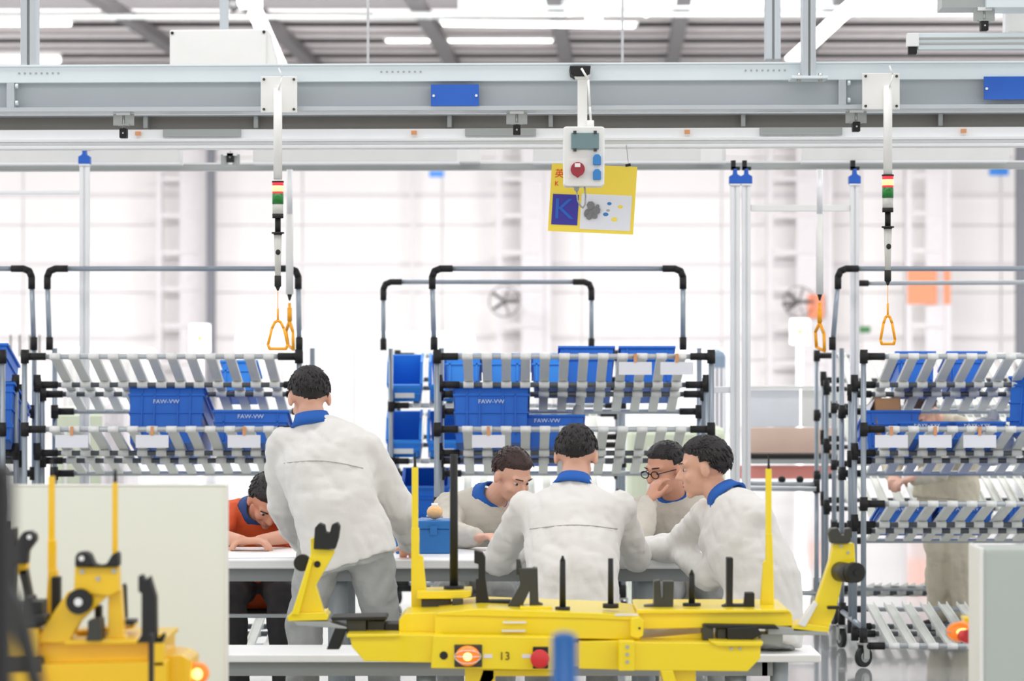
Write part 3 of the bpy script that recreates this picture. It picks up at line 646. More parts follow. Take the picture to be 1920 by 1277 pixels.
# carton in the blue box, brown parts in the low box, white bag
P = Vector((rackD.location.x+lx(rackD, 1652, 353), RY+.6, 1.115))
c = empty('carton', P, 'open brown carton inside a blue box on the right rack', 'carton', local=True)
MB().box(-.07, .07, -.12, -.115, 0, .22).box(-.07, .07, .10, .105, 0, .22).box(-.07, -.065, -.12, .105, 0, .22).box(.065, .07, -.12, .105, 0, .22).box(-.07, .07, -.12, .105, 0, .005).build('box', 'carton', c)
MB().prism([(-.07, .215), (-.065, .22), (-.1, .15), (-.105, .145)], -.12, .1).build('flap', 'card', c)
c.rotation_euler = (R(-14), 0, R(8))
P = Vector((rackC.location.x+lx(rackC, 1025, 355), RY+.47, 1.155))
c = empty('parts_tray', P, 'brown parts lying in the low blue box of the middle rack', 'parts', local=True)
MB().box(-.17, .17, 0, .4, 0, .02).build('liner', 'carton', c)
for k in range(3): MB().box(-.16+k*.11, -.07+k*.11, .02, .38, .02, .06).build('part', 'dshirt', c, bevel=.006)
c.rotation_euler = (R(-15), 0, 0)
def bag(P, lb, sx=.12, sz=.1, m='white'):
    a = MB(); a.ball((0, 0, sz*.8), sx, .1, sz, 14, 22); a.ball((sx*.2, 0, sz*1.75), .03, .03, .05, 8, 12)
    random.seed(int(P[0]*100)); 
    for v in a.v: v += Vector((random.uniform(-1, 1), random.uniform(-1, 1), random.uniform(-1, 1)))*.006
    o = a.build('plastic_bag', m, origin=Vector((0, 0, 0))); o.location = P; tag(o, lb, 'bag'); return o
bag((rackD.location.x+lx(rackD, 1845, 350), RY+.72, 1.02), 'white plastic bag behind the shallow tray on the right rack', .14, .13)
bag((rackC.location.x+lx(rackC, 1078, 350), RY+.75, 1.02), 'white bag right of the tall tote in the middle rack', .06, .14)
# ------------------------------------------------------------------ background floor objects
def encl(px0, px1, py0, D, lb, m='white', dep=1.2, name='machine_enclosure', cat='machine'):
    a = W(px0, 0, D).x; b = W(px1, 0, D).x; zt = W(0, py0, D).z
    r = empty(name, ((a+b)/2, D, 0), lb, cat, local=True); hw = (b-a)/2
    MB().box(-hw, hw, 0, dep, .08, zt).build('housing', m, r, bevel=.06)
    MB().box(-hw+.05, hw-.05, .05, dep-.05, 0, .1).build('plinth', 'apron', r)
    for k in (-.5, 0, .5): MB().box(k*hw*1.2-.01, k*hw*1.2+.01, -.008, 0, .3, zt-.15).build('door_seam', 'column', r)
    return r
encl(440, 888, 622, 30, 'large white machine enclosure between the left and middle racks')
encl(210, 268, 652, 29, 'white rounded machine top behind the left rack, left of the warning sign')
encl(112, 155, 651, 29.5, 'small white machine top behind the left hanging pole')
encl(1165, 1365, 655, 31, 'pale machine behind the right end of the middle rack', m='haze')
for i, px in enumerate((20, 37, 56, 74)):
    D = 26; r = empty('gas_bottle', (W(px, 0, D).x, D, 0), ('leftmost', 'second', 'third', 'rightmost')[i]+' white upright cylinder of the row at the left edge', 'cylinder', 'row of white cylinders at the left edge', local=True)
    MB().tube((0, 0, 0), (0, 0, 1.5), .035, n=12).ball((0, 0, 1.5), .035, .035, .06).build('shell', 'white', r); MB().tube((0, 0, 1.55), (0, 0, 1.75), .008, n=8).build('valve', 'gun', r)
encl(1180, 1362, 800, 22, 'pale green cabinet behind the right end of the middle rack', m='foilage', dep=.7, name='green_cabinet', cat='cabinet')
encl(100, 215, 765, 22, 'pale green cabinet seen through the left rack', m='foilage', dep=.7, name='green_cabinet', cat='cabinet')
encl(190, 236, 752, 21, 'grey cabinet left of the tall tote in the left rack', m='column', dep=.6, name='grey_cabinet', cat='cabinet')
encl(1335, 1362, 655, 24, 'blue grey locker behind the right end of the middle rack', m='bgrey', dep=.5, name='locker', cat='locker')
def wsign(px, py, hw, hh, D, lb):
    P = W(px, py, D); k = D/FPX; r = empty('warning_sign', (P.x, D, P.z), lb, 'sign', local=True)
    MB().box(-hw*k, hw*k, 0, .04, -hh*k, hh*k).build('board', 'white', r, bevel=.03)
    MB().prism([(-8*k, -4*k), (8*k, -4*k), (0, 10*k)], -.01, 0).build('triangle', 'orange', r)
    MB().box(-.04, .04, .04, .12, -P.z, hh*k*.5).build('post', 'column', r)
wsign(375, 635, 19, 27, 45, 'white board with a yellow warning triangle behind the left rack')
wsign(1500, 622, 18, 24, 45, 'white board with a yellow warning triangle left of the right rack')
def fan(px, py, D, m, lb):
    P = W(px, py, D); r = empty('wall_fan', P, lb, 'fan', local=True)
    MB().tube((0, -.12, 0), (0, 0, 0), .05, n=12).build('hub', 'gun', r)
    for k in range(5):
        a = k*2*math.pi/5; d = Vector((math.cos(a), 0, math.sin(a))); MB().obox(d*.05+Vector((0, -.06, 0)), d*.27+Vector((0, -.08, 0)), .12, .01, (0, 1, .6)).build('blade', m, r)
    pts = [Vector((math.cos(t*math.pi/10)*.3, -.1, math.sin(t*math.pi/10)*.3)) for t in range(21)]; MB().path(pts, .012, 6).build('guard', m, r)
    MB().box(-.04, .04, 0, max(.1, 61-D), -.04, .04).build('arm', 'gun', r)
fan(946, 565, 58, 'rafter', 'grey wall fan on the column above the middle rack')
fan(1497, 566, 58, 'rafter', 'dark wall fan on the column left of the right rack')
def flat(name, m, x0, x1, y0, y1, D, lb, cat, th=.03, **kw):
    o = pxbar(name, m, x0, x1, y0, y1, D, th, lb, cat, bevel=0); return o
flat('orange_sheet', 'oranges', 1702, 1756, 506, 570, 59.95, 'orange sheet on the far column behind the right rack, left piece', 'sign')
flat('orange_sheet', 'oranges', 1770, 1782, 506, 570, 59.95, 'narrow orange sheet on the far column behind the right rack', 'sign')
flat('red_sheet', 'oranges', 1515, 1545, 552, 596, 60.97, 'faded red sheet beside the dark wall fan', 'sign')
flat('exit_sign', 'green', 1611, 1632, 612, 624, 61.97, 'small green exit sign on the far wall', 'sign')
flat('blue_sign', 'bluel', 805, 832, 320, 332, 61.97, 'pale blue sign high on the far wall under the blue plaque', 'sign')
flat('blue_sign', 'bluel', 1855, 1891, 314, 329, 61.97, 'pale blue sign high on the far wall at the right', 'sign')
# board station at right centre
r = empty('board_station', W(1480, 1290, 20.5), 'pale board station with dark shelf left of the right rack', 'board')
pxbar('upper_board', 'haze', 1406, 1500, 730, 800, 20.5, .03, parent=r); pxbar('upper_board', 'white', 1503, 1565, 730, 800, 20.5, .03, parent=r)
pxbar('top_bar', 'white', 1395, 1575, 723, 730, 20.4, .05, parent=r)
pxbar('lower_board', 'peach', 1406, 1570, 802, 850, 20.5, .03, parent=r)
pxbar('dark_shelf', 'black', 1408, 1570, 852, 861, 20.3, .25, parent=r); pxbar('shelf_edge', 'alud', 1408, 1570, 861, 870, 20.3, .25, parent=r)
pxbar('red_board', 'pinkr', 1374, 1560, 873, 898, 20.5, .03, parent=r)
pxbar('board_leg', 'alu', 1396, 1406, 723, 1098, 20.5, .05, parent=r); pxbar('board_leg', 'alu', 1566, 1576, 723, 1098, 20.5, .05, parent=r)
# low pipe cart
r = empty('pipe_cart', W(1470, 1140, 17.2), 'low tube cart with black joints left of the right rack', 'cart')
D = 17.2
MB().tube(W(1395, 906, D), W(1530, 908, D), .014).tube(W(1395, 916, D-.1), W(1530, 917, D-.1), .014).build('top_rail', 'tubel', r)
for px in (1400, 1531):
    for d in (0, .35): MB().tube(W(px, 908, D+d), (W(px, 0, D+d).x, D+d, .06), .013).build('leg', 'tube', r); 
    MB().tube(W(px, 900, D), W(px, 924, D), .02).build('joint', 'black', r)
    MB().tube((W(px, 0, D).x-.012, D, .05), (W(px, 0, D).x+.012, D, .05), .05, n=18).build('wheel', 'rubber', r)
MB().tube(W(1400, 1112, D), W(1531, 1112, D), .014).build('lower_rail', 'tubel', r)
MB().tube(W(1531, 908, D), W(1531, 908, D+.35), .013).build('side_rail', 'tube', r)
MB().tube(W(1400, 908, D), W(1400, 908, D+.35), .013).build('side_rail', 'tube', r)
for px, nm in ((1466, 'lens_knob'), (1500, 'clamp_knob')):
    P = W(px, 899, D); MB().ball(P, .022, .02, .02).build(nm, 'black', r)
# ------------------------------------------------------------------ table and bench
r = empty('work_table', W(860, 1060, 12.25)*1, 'long white table the men work at', 'table')
TX0, TX1, TY0, TY1 = -2.2, .86, 12.25, 13.05
MB().box(TX0, TX1, TY0, TY1, .71, .748).build('tabletop', 'table', r, bevel=.006)
MB().box(TX0+.03, TX1-.03, TY0+.05, TY0+.09, .655, .71).build('apron', 'apron', r)
MB().box(TX0+.03, TX1-.03, TY1-.09, TY1-.05, .655, .71).build('apron', 'apron', r)
for x in (TX0+.1, -1.95, -.72, .56):
    for y in (TY0+.12, TY1-.12): MB().tube((x, y, 0), (x, y, .71), .042, n=18).build('leg', 'leg', r)
MB().box(TX0+.05, TX1-.3, TY0+.45, TY0+.49, .47, .485).build('foot_rail', 'tubel', r)
r = empty('bench', (.0, 11.3, 0), 'long low white bench in front of the table', 'bench')
BX0, BX1, BY0, BY1 = -2.0, 1.17, 11.3, 11.68
MB().box(BX0, BX1, BY0, BY1, .425, .455).build('seat', 'table', r, bevel=.006)
MB().box(BX0+.04, BX1-.2, BY0+.04, BY0+.07, .37, .425).build('apron', 'apron', r); MB().box(BX0+.04, BX1-.2, BY1-.07, BY1-.04, .37, .425).build('apron', 'apron', r)
MB().box(BX1-.22, BX1-.18, BY0+.04, BY1-.04, .37, .425).build('apron', 'apron', r)
for x in (-1.7, -.33, .86, 1.0-.05):
    MB().tube((x if x < .9 else 1.02, BY0+.1, 0), (x if x < .9 else 1.02, BY0+.1, .425), .035, n=18).build('leg', 'leg', r)
for x in (-1.7, -.33, .86): MB().tube((x, BY1-.1, 0), (x, BY1-.1, .425), .035, n=18).build('leg', 'leg', r)
# toolbox, bottle, papers
TB = W(795, 1057, 12.75)
r = empty('toolbox', (TB.x, 12.6, .748), 'blue plastic toolbox on the table behind the left yellow mast', 'toolbox', local=True)
MB().box(-.115, .115, 0, .2, 0, .105).build('body', 'tblue', r, bevel=.006); MB().box(-.12, .12, -.005, .205, .105, .14).build('lid', 'tblue', r, bevel=.006)
MB().box(-.06, -.03, -.012, -.004, .08, .12).build('latch', 'tblue', r); MB().box(.03, .06, -.012, -.004, .08, .12).build('latch', 'tblue', r)
bx = empty('drink_bottle', (W(815, 0, 12.68).x, 12.68, .89), 'small clear bottle with orange drink lying on the toolbox', 'bottle', local=True)
MB().ball((0, 0, .03), .034, .03, .03, 10, 16).build('drink', mat('orange_drink', (240, 190, 130), .2), bx)
MB().tube((0, 0, .05), (0, 0, .068), .014, n=12).build('cap', 'white', bx); MB().tube((-.035, 0, .012), (.035, 0, .012), .006, n=8).build('foot', 'clear', bx)
for x, y, ry, lb in ((-1.05, 12.42, .1, 'loose paper sheet on the table near the left edge'), (.72, 12.5, -.3, 'paper sheet on the table by the man in profile')):
    o = MB().box(-.15, .15, -.1, .1, 0, .004).build('paper_sheet', 'card', origin=Vector((0, 0, 0))); o.location = (x, y, .7485); o.rotation_euler = (0, 0, ry); tag(o, lb, 'paper')
def stool(x, y, lb):
    r = empty('stool', (x, y, 0), lb, 'stool', 'stools on the far side of the table', local=True)
    MB().tube((0, 0, .4), (0, 0, .44), .17, n=24).build('seat', 'dgun', r)
    for a in range(4):
        t = a*math.pi/2+.78; MB().tube((math.cos(t)*.12, math.sin(t)*.12, .4), (math.cos(t)*.19, math.sin(t)*.19, 0), .012, n=8).build('leg', 'tube', r)

# ------------------------------------------------------------------ people
def V(*a): return Vector(a)
def remesh(o, vox, sm=4, wr=0, wsc=.1):
    md = o.modifiers.new('remesh', 'REMESH'); md.mode = 'VOXEL'; md.voxel_size = vox; md.use_smooth_shade = True
    md = o.modifiers.new('smooth', 'SMOOTH'); md.iterations = sm; md.factor = .5
    if wr:
        tx = bpy.data.textures.new('folds', 'CLOUDS'); tx.noise_scale = wsc; tx.noise_depth = 3
        md = o.modifiers.new('folds', 'DISPLACE'); md.texture = tx; md.strength = wr; md.mid_level = .5; md.texture_coords = 'GLOBAL'
    dg = bpy.context.evaluated_depsgraph_get(); me = bpy.data.meshes.new_from_object(o.evaluated_get(dg)); old = o.data
    o.modifiers.clear(); o.data = me
    me.polygons.foreach_set('use_smooth', [True]*len(me.polygons))
    return o
def remesh2(o):
    # cloth folds: long creases running down the cloth
    from mathutils import noise
    me = o.data; n_ = len(me.vertices); co = [v.co.copy() for v in me.vertices]; nr = [v.normal.copy() for v in me.vertices]; out = []
    for p, q in zip(co, nr):
        n = noise.noise(Vector((p.x*16+p.z*6, p.y*14, p.z*4.5-p.x*3)))
        n2 = noise.noise(Vector((p.x*7-p.z*13, p.y*9, p.z*16+p.x*9)))
        out.extend(p+q*(-.006*(1-min(1, abs(n)*3))-.003*(1-min(1, abs(n2)*3))))
    me.vertices.foreach_set('co', out); me.update()
def hand(mb, wr, d, palm, side, curl=.5, s=1.0):
    """wr wrist, d finger direction, palm normal, side = direction of the thumb"""
    d = d.normalized(); palm = (palm-d*palm.dot(d)).normalized(); sd = side-d*side.dot(d)-palm*side.dot(palm); sd.normalize()
    pl = .085*s
    mb.loft([(wr, sd, palm, .026*s, .02*s), (wr+d*.03*s, sd, palm, .036*s, .016*s), (wr+d*pl, sd, palm, .041*s, .013*s), (wr+d*(pl+.008), sd, palm, .036*s, .009*s)], 14)
    for i, (off, L) in enumerate(((.030, .070), (.010, .078), (-.011, .073), (-.030, .057))):
        p = wr+d*(pl-.006)+sd*off*s; a = curl*.5
        for ph, (fr, rr) in enumerate(((.42, .0092), (.32, .0085), (.26, .0076))):
            dd = (d*math.cos(a)+palm*math.sin(a)).normalized(); q = p+dd*L*fr*s; mb.cap(p, q, rr*s, rr*.93*s); p = q; a += curl*(.9 if ph == 0 else .7)
    p = wr+d*.022*s+sd*.028*s; a = .75
    for fr, rr in ((.036, .0115), (.03, .0098), (.024, .0088)):
        dd = (d*math.cos(a)+sd*math.sin(a)+palm*.45*curl).normalized(); q = p+dd*fr*s; mb.cap(p, q, rr*s, rr*.92*s); p = q; a -= .28
def person(label, J, look, up=V(0, 0, 1), jacket='jacket', trouser='trouser', hair='hair', skin='skin', collar='collar', hr=1.0, shortsl=False, glasses=False, pony=False, handcurl=.6, slv=.05, cat='person', roll=0):
    pel = J['pelvis']; r = empty('person', (pel.x, pel.y, 0), label, cat)
    f = look.normalized(); rt = f.cross(up).normalized(); u = rt.cross(f).normalized()
    MH = Matrix((rt, f, u)).transposed(); hc = J['head']
    def h(x, y, z): return hc+MH @ V(x, y, z)
    sl, sr, hl, hrp = J['shl'], J['shr'], J['hipl'], J['hipr']
    wa = (sr-sl).normalized(); wb = (hrp-hl).normalized(); chest = J['chest']; neck = J['neck']
    waist = pel.lerp(chest, .5)+J.get('bow', V(0, 0, 0))
    def sec(c, ax, nxt, ra, rb):
        b = (nxt).normalized(); a = (ax-b*ax.dot(b)).normalized(); return (c, a, b.cross(a), ra, rb)
    def torso(g):
        sh = (sl+sr)/2
        return [sec(pel-(waist-pel).normalized()*.07, wb, waist-pel, .15+g, .115+g), sec(pel, wb, waist-pel, .165+g, .125+g), sec(waist, (wa+wb), chest-pel, .15+g*1.2, .112+g*1.2),
                sec(chest, wa, neck-waist, .172+g, .118+g), sec(sh*.75+chest*.25, wa, neck-chest, .185+g, .108+g), sec(sh.lerp(neck, .45), wa, neck-chest, .135+g, .08+g*.6), sec(neck, wa, neck-chest, .065+g*.4, .062+g*.4)]
    # --- one continuous body (skin)
    b = MB(); b.loft(torso(-.012), 20)
    b.cap(neck-(neck-chest).normalized()*.03, h(0, -.02, -.065), .056, .052)
    for c, rx_, ry_, rz_ in (((0, -.014, .03), .075, .093, .084), ((0, .03, -.03), .058, .058, .074), ((0, .034, -.074), .046, .044, .034), ((0, .066, -.099), .019, .017, .017)):
        b.ball(h(*c), rx_*hr, ry_*hr, rz_*hr, 14, 20, MH)
    b.cap(h(0, .084, .005), h(0, .106, -.03), .0085, .0125); b.ball(h(.011, .093, -.036), .009, .009, .008, 8, 10); b.ball(h(-.011, .093, -.036), .009, .009, .008, 8, 10)
    b.cap(h(-.042, .068, .022), h(0, .084, .02), .0115); b.cap(h(.042, .068, .022), h(0, .084, .02), .0115)
    for s in (-1, 1):
        b.ball(h(s*.037, .06, -.03), .023, .022, .022, 8, 12, MH); b.ball(h(s*.078, -.008, -.008), .011, .02, .032, 8, 12, MH)
    b.cap(h(-.02, .081, -.06), h(.02, .081, -.06), .0075); b.cap(h(-.016, .081, -.072), h(.016, .081, -.072), .0085)
    for S_, E, Wr, k_ in ((sl, J['ell'], J['wrl'], -1), (sr, J['elr'], J['wrr'], 1)):
        b.cap(chest.lerp(S_, .8), S_, .05, .05); b.cap(S_, E, .045, .037); b.cap(E, Wr, .037, .026)
    lh = J.get('hdl', (J['wrl']-J['ell'])); rh = J.get('hdr', (J['wrr']-J['elr']))
    inw = (sr-sl).normalized()
    dn = V(0, 0, -1) if not J.get('palm') else J['palm']
    hand(b, J['wrl'], lh, dn, inw, handcurl); hand(b, J['wrr'], rh, dn, -inw, handcurl)
    for H_, K, A_ in ((hl, J['knl'], J['anl']), (hrp, J['knr'], J['anr'])):
        b.cap(H_, K, .075, .05); b.cap(K, A_, .048, .034)
        ft = J.get('foot', V(0, 1, 0)).normalized(); b.cap(A_-V(0, 0, .03), A_+ft*.12-V(0, 0, .045), .035, .026)
    o = b.build('body', skin, r); remesh(o, .0065, 2)
    # --- clothes
    c = MB(); c.loft(torso(.022), 20)
    for S_, E, Wr in ((sl, J['ell'], J['wrl']), (sr, J['elr'], J['wrr'])):
        inn = chest.lerp(S_, .75); c.cap(inn, S_, .075, .072); c.cap(S_, E, .068, slv+.012)
        end = E.lerp(Wr, .0 if shortsl else .9)
        if not shortsl: c.cap(E, E.lerp(end, .55), slv+.012, slv+.003); c.cap(E.lerp(end, .55), end, slv+.003, slv-.006)
    hd = (pel-waist).normalized(); c.loft([sec(pel+hd*.1, wb, -hd, .19, .15), sec(pel-hd*.02, wb, -hd, .188, .148)], 20)
    o = c.build('jacket', jacket, r); remesh(o, .012, 6, .026, .16); remesh2(o)
    if J.get('seam'):
        pts = []; ext = 13
        for i in range(ext):
            q = (sl+(sr-sl)*(.04+.92*i/(ext-1)))-V(0, 0, .075-.02*math.sin(i/(ext-1)*math.pi)); q = q-wloc(r)
            ok, loc, nn, ix = o.ray_cast(q-V(0, .6, 0), V(0, 1, 0))
            if ok: pts.append(loc+wloc(r)+nn*.001)
        if len(pts) > 3: MB().path(pts, .002, 6).build('yoke_seam', 'seamc', r)
    t = MB(); t.loft([sec(pel-(waist-pel).normalized()*.12, wb, waist-pel, .155, .13), sec(pel+(waist-pel).normalized()*.05, wb, waist-pel, .17, .132)], 20)
    for H_, K, A_ in ((hl, J['knl'], J['anl']), (hrp, J['knr'], J['anr'])):
        t.cap(H_, K, .1, .078); t.cap(K, K.lerp(A_, .9), .076, .066)
    o = t.build('trousers', trouser, r); remesh(o, .012, 5, .026, .15); remesh2(o)
    for A_ in (J['anl'], J['anr']):
        ft = J.get('foot', V(0, 1, 0)).normalized(); s_ = MB(); s_.cap(A_-V(0, 0, .03)-ft*.03, A_+ft*.14-V(0, 0, .04), .043, .034); s_.box(A_.x-.04, A_.x+.04, A_.y-.04, A_.y+.04, A_.z-.075, A_.z-.04)
        o = s_.build('shoe', 'shoe', r); remesh(o, .01, 2)
    if collar:
        nd = (h(0, -.02, -.06)-neck).normalized(); ax = (wa-nd*wa.dot(nd)).normalized(); by = nd.cross(ax)
        cl = MB(); secs = [(neck-nd*.03, ax, by, .092, .086), (neck-nd*.004, ax, by, .076, .073), (neck+nd*.022, ax, by, .066, .066)]
        cl.loft(secs, 24, closed=False); o = cl.build('collar', collar, r); md = o.modifiers.new('solid', 'SOLIDIFY'); md.thickness = .008
    # --- hair: one blob following the skull above the hairline, with short locks
    hm = MB(); nu, nv = 30, 40; random.seed(hash(label) % 1000 if False else len(label))
    hm.ball((0, 0, 0), 1, 1, 1, nu, nv)
    for v in hm.v:
        x, y, z = v; hl_ = .12+.0 if y > .35 else (-.15 if y > -.1 else -.62)
        yy = y
        line = .42*max(0, y)+.1 if y > .25 else (.1-1.3*(.25-y)*.75 if y > -.6 else -.85)
        if abs(x) > .8 and y > -.2 and y < .3: line = -.1
        if pony: line = max(-.75, .42*y+.1) if y > .1 else -.8
        on = z > line
        ss = max(0, min(1, (z-line)/.22+.25)); ss = ss*ss*(3-2*ss)*(1 if pony else max(.5, min(1, (z+.9)/.6))) if y < .3 else ss*ss*(3-2*ss); k_ = .9+(.165+.018*math.sin(9*x+5*y)*math.cos(7*z+3*x)+random.uniform(-.006, .006))*ss
        if z > .5: k_ += .03*min(1, (z-.5)*5)
        p = V(x*.078*k_, y*.099*k_-.012, z*.09*k_+.03); q = h(*p); v.x, v.y, v.z = q
    nh = 420
    for i in range(nh):
        a = random.uniform(0, 2*math.pi); zz_ = random.uniform(-.4, 1); rr = math.sqrt(max(0, 1-zz_*zz_)); x, y, z = rr*math.cos(a), rr*math.sin(a), zz_
        line = .42*max(0, y)+.18 if y > .25 else (.12-1.2*(.25-y)*.75 if y > -.6 else -.72)
        if z < line+.1 or (y < .3 and z < 0 and random.random() < .5): continue
        p = h(x*.0815, y*.1025-.012, z*.0935+.03); nn_ = V(x, y, z); td = V(random.uniform(-.35, .35), .9 if z > .55 else -.25, -.15 if z > .55 else -1); td = td-nn_*td.dot(nn_); dr_ = (MH @ (td.normalized()+nn_*.22)).normalized()
        hm.tube(p, p+dr_*.02, .0055, .0012, 5)
    if pony: hm.cap(h(0, -.1, .04), h(0, -.15, .02), .035, .03); hm.cap(h(0, -.15, .02), h(0.01, -.17, -.07), .026, .012)
    o = hm.build('hair', hair, r)
    if pony: MB().cap(h(.02, -.1, .075), h(-.02, -.1, .085), .016).build('hair_clip', 'pink', r)
    for s in (-1, 1):
        e = MB().ball(h(s*.03, .0695, .0), .012, .011, .0065, 10, 14, MH).build('eye', 'eye', r)
        MB().ball(h(s*.03, .0785, -.0005), .0065, .0035, .006, 8, 10, MH).build('iris', 'iris', e)
        MB().cap(h(s*.018, .094, .026), h(s*.047, .08, .027), .0032, .0022).build('eyebrow', hair, r)
    MB().cap(h(-.02, .0875, -.0655), h(.02, .0875, -.0655), .0035).build('lips', 'lip', r)
    if glasses:
        gl = MB()
        for s in (-1, 1):
            c0 = h(s*.033, .098, -.002); pts = [c0+MH @ V(math.cos(t*math.pi/8)*.024, 0, math.sin(t*math.pi/8)*.016) for t in range(17)]; gl.path(pts, .0022, 6)
            gl.path([h(s*.056, .096, .004), h(s*.08, .0, .004)], .0022, 6)
        gl.path([h(-.01, .099, .002), h(.01, .099, .002)], .0022, 6); gl.build('glasses', 'black', r)
    return r
person('standing man in pale grey workwear seen from behind, leaning over the table', dict(pelvis=V(-.66, 11.83, .86), chest=V(-.735, 11.9, 1.12), neck=V(-.80, 11.95, 1.33), head=V(-.815, 12.0, 1.415), bow=V(0, -.03, 0),
    shl=V(-.915, 11.93, 1.235), shr=V(-.575, 11.93, 1.215), ell=V(-.93, 12.05, .99), wrl=V(-.86, 12.32, .80), elr=V(-.455, 12.0, .98), wrr=V(-.42, 12.26, .80),
    hipl=V(-.755, 11.83, .84), hipr=V(-.565, 11.83, .84), knl=V(-.83, 11.95, .50), knr=V(-.52, 11.97, .49), anl=V(-.84, 11.87, .09), anr=V(-.50, 11.9, .09), hdl=V(.2, 1, -.08), hdr=V(-.1, 1, -.08), seam=1), look=V(-.25, 1, -.45), slv=.058)
person('seated man seen from behind on the bench, elbows on the table', dict(pelvis=V(.235, 11.52, .57), chest=V(.235, 11.68, .86), neck=V(.245, 11.80, 1.08), head=V(.255, 11.88, 1.185), bow=V(0, -.04, .0),
    shl=V(.055, 11.76, .985), shr=V(.425, 11.76, .985), ell=V(-.055, 12.0, .765), wrl=V(.08, 12.36, .79), elr=V(.50, 12.03, .775), wrr=V(.36, 12.38, .79),
    hipl=V(.145, 11.52, .56), hipr=V(.325, 11.52, .56), knl=V(.12, 11.95, .54), knr=V(.36, 11.95, .54), anl=V(.12, 12.0, .09), anr=V(.36, 12.0, .09), hdl=V(1, .6, -.1), hdr=V(-1, .6, -.1), seam=1), look=V(.1, 1, -.45), slv=.058)
person('seated man on the right in profile facing left, short dark hair and blue collar', dict(pelvis=V(.955, 11.52, .57), chest=V(.90, 11.62, .84), neck=V(.83, 11.70, 1.035), head=V(.755, 11.75, 1.145), bow=V(.04, -.02, 0),
    shl=V(.94, 11.52, .955), shr=V(.78, 11.87, .955), ell=V(.78, 11.72, .72), wrl=V(.66, 12.28, .795), elr=V(.68, 12.18, .80), wrr=V(.46, 12.42, .79),
    hipl=V(.99, 11.44, .56), hipr=V(.90, 11.60, .56), knl=V(.62, 11.80, .52), knr=V(.66, 12.0, .52), anl=V(.64, 11.86, .09), anr=V(.68, 12.05, .09), hdl=V(-.6, .8, -.1), hdr=V(-1, .2, -.1), foot=V(-.7, .7, 0)), look=V(-1, .12, -.12), slv=.056)
person('man in glasses behind the table, chin on hand, partly hidden by the man in profile', dict(pelvis=V(.80, 13.62, .55), chest=V(.77, 13.50, .80), neck=V(.725, 13.42, .965), head=V(.685, 13.34, 1.075), bow=V(0, .03, 0),
    shl=V(.93, 13.44, .885), shr=V(.58, 13.42, .885), ell=V(.95, 13.02, .80), wrl=V(.77, 12.92, .79), elr=V(.56, 13.08, .81), wrr=V(.60, 13.16, .935),
    hipl=V(.89, 13.62, .54), hipr=V(.71, 13.62, .54), knl=V(.93, 13.25, .52), knr=V(.68, 13.25, .52), anl=V(.92, 13.2, .09), anr=V(.70, 13.2, .09), hdl=V(-1, -.4, 0), hdr=V(.4, .2, 1), foot=V(0, -1, 0)), look=V(-.72, -.62, -.2), jacket='jacket2', glasses=True, skin='skin2', slv=.055)
person('man with his head bent and blue collar behind the table, between toolbox and seated man', dict(pelvis=V(-.17, 13.62, .55), chest=V(-.15, 13.50, .79), neck=V(-.085, 13.40, .95), head=V(.0, 13.30, 1.05), bow=V(0, .03, 0),
    shl=V(.07, 13.40, .865), shr=V(-.285, 13.42, .905), ell=V(.17, 13.05, .80), wrl=V(.04, 12.86, .79), elr=V(-.27, 13.02, .80), wrr=V(-.15, 12.86, .80),
    hipl=V(-.08, 13.62, .54), hipr=V(-.26, 13.62, .54), knl=V(-.05, 13.25, .52), knr=V(-.28, 13.25, .52), anl=V(-.05, 13.2, .09), anr=V(-.27, 13.2, .09), hdl=V(-1, -.3, 0), hdr=V(.5, -.5, .1), foot=V(0, -1, 0)), look=V(.55, -.65, -.45), hair='hairb', jacket='jacket2', slv=.055)
person('person in orange bent over the table at the left, arms bare', dict(pelvis=V(-1.15, 13.62, .55), chest=V(-1.16, 13.46, .76), neck=V(-1.13, 13.30, .89), head=V(-1.08, 13.18, .945), bow=V(0, .04, 0),
    shl=V(-1.0, 13.34, .85), shr=V(-1.27, 13.34, .87), ell=V(-.95, 13.06, .80), wrl=V(-1.08, 12.82, .79), elr=V(-1.30, 13.05, .80), wrr=V(-1.16, 12.80, .79),
    hipl=V(-1.06, 13.62, .54), hipr=V(-1.24, 13.62, .54), knl=V(-1.02, 13.25, .52), knr=V(-1.25, 13.25, .52), anl=V(-1.0, 13.2, .09), anr=V(-1.22, 13.2, .09), hdl=V(-1, -.2, 0), hdr=V(1, -.2, 0), foot=V(0, -1, 0)), look=V(.2, -.6, -.75), jacket='orangev', trouser='dtrouser', collar='navy', shortsl=True, skin='skin2')
person('woman in cream workwear bending behind the right rack, pink hair clip', dict(pelvis=V(2.47, 16.95, .86), chest=V(2.43, 16.85, 1.07), neck=V(2.35, 16.74, 1.225), head=V(2.28, 16.58, 1.275), bow=V(.03, .05, 0),
    shl=V(2.50, 16.72, 1.18), shr=V(2.25, 16.88, 1.16), ell=V(2.38, 16.60, .93), wrl=V(2.22, 16.52, .90), elr=V(2.14, 16.85, .95), wrr=V(2.12, 16.6, .90),
    hipl=V(2.56, 16.9, .84), hipr=V(2.39, 17.0, .84), knl=V(2.52, 16.8, .48), knr=V(2.40, 16.86, .48), anl=V(2.55, 16.86, .09), anr=V(2.42, 16.95, .09), foot=V(-.7, -.7, 0)), look=V(-.42, -.4, -.85), jacket='beige', trouser='beige', collar=None, pony=True, hair='hairb')
stool(.80, 13.64, 'dark stool under the man in glasses'); stool(-.17, 13.64, 'dark stool under the man with bent head'); stool(-1.15, 13.64, 'dark stool under the person in orange')
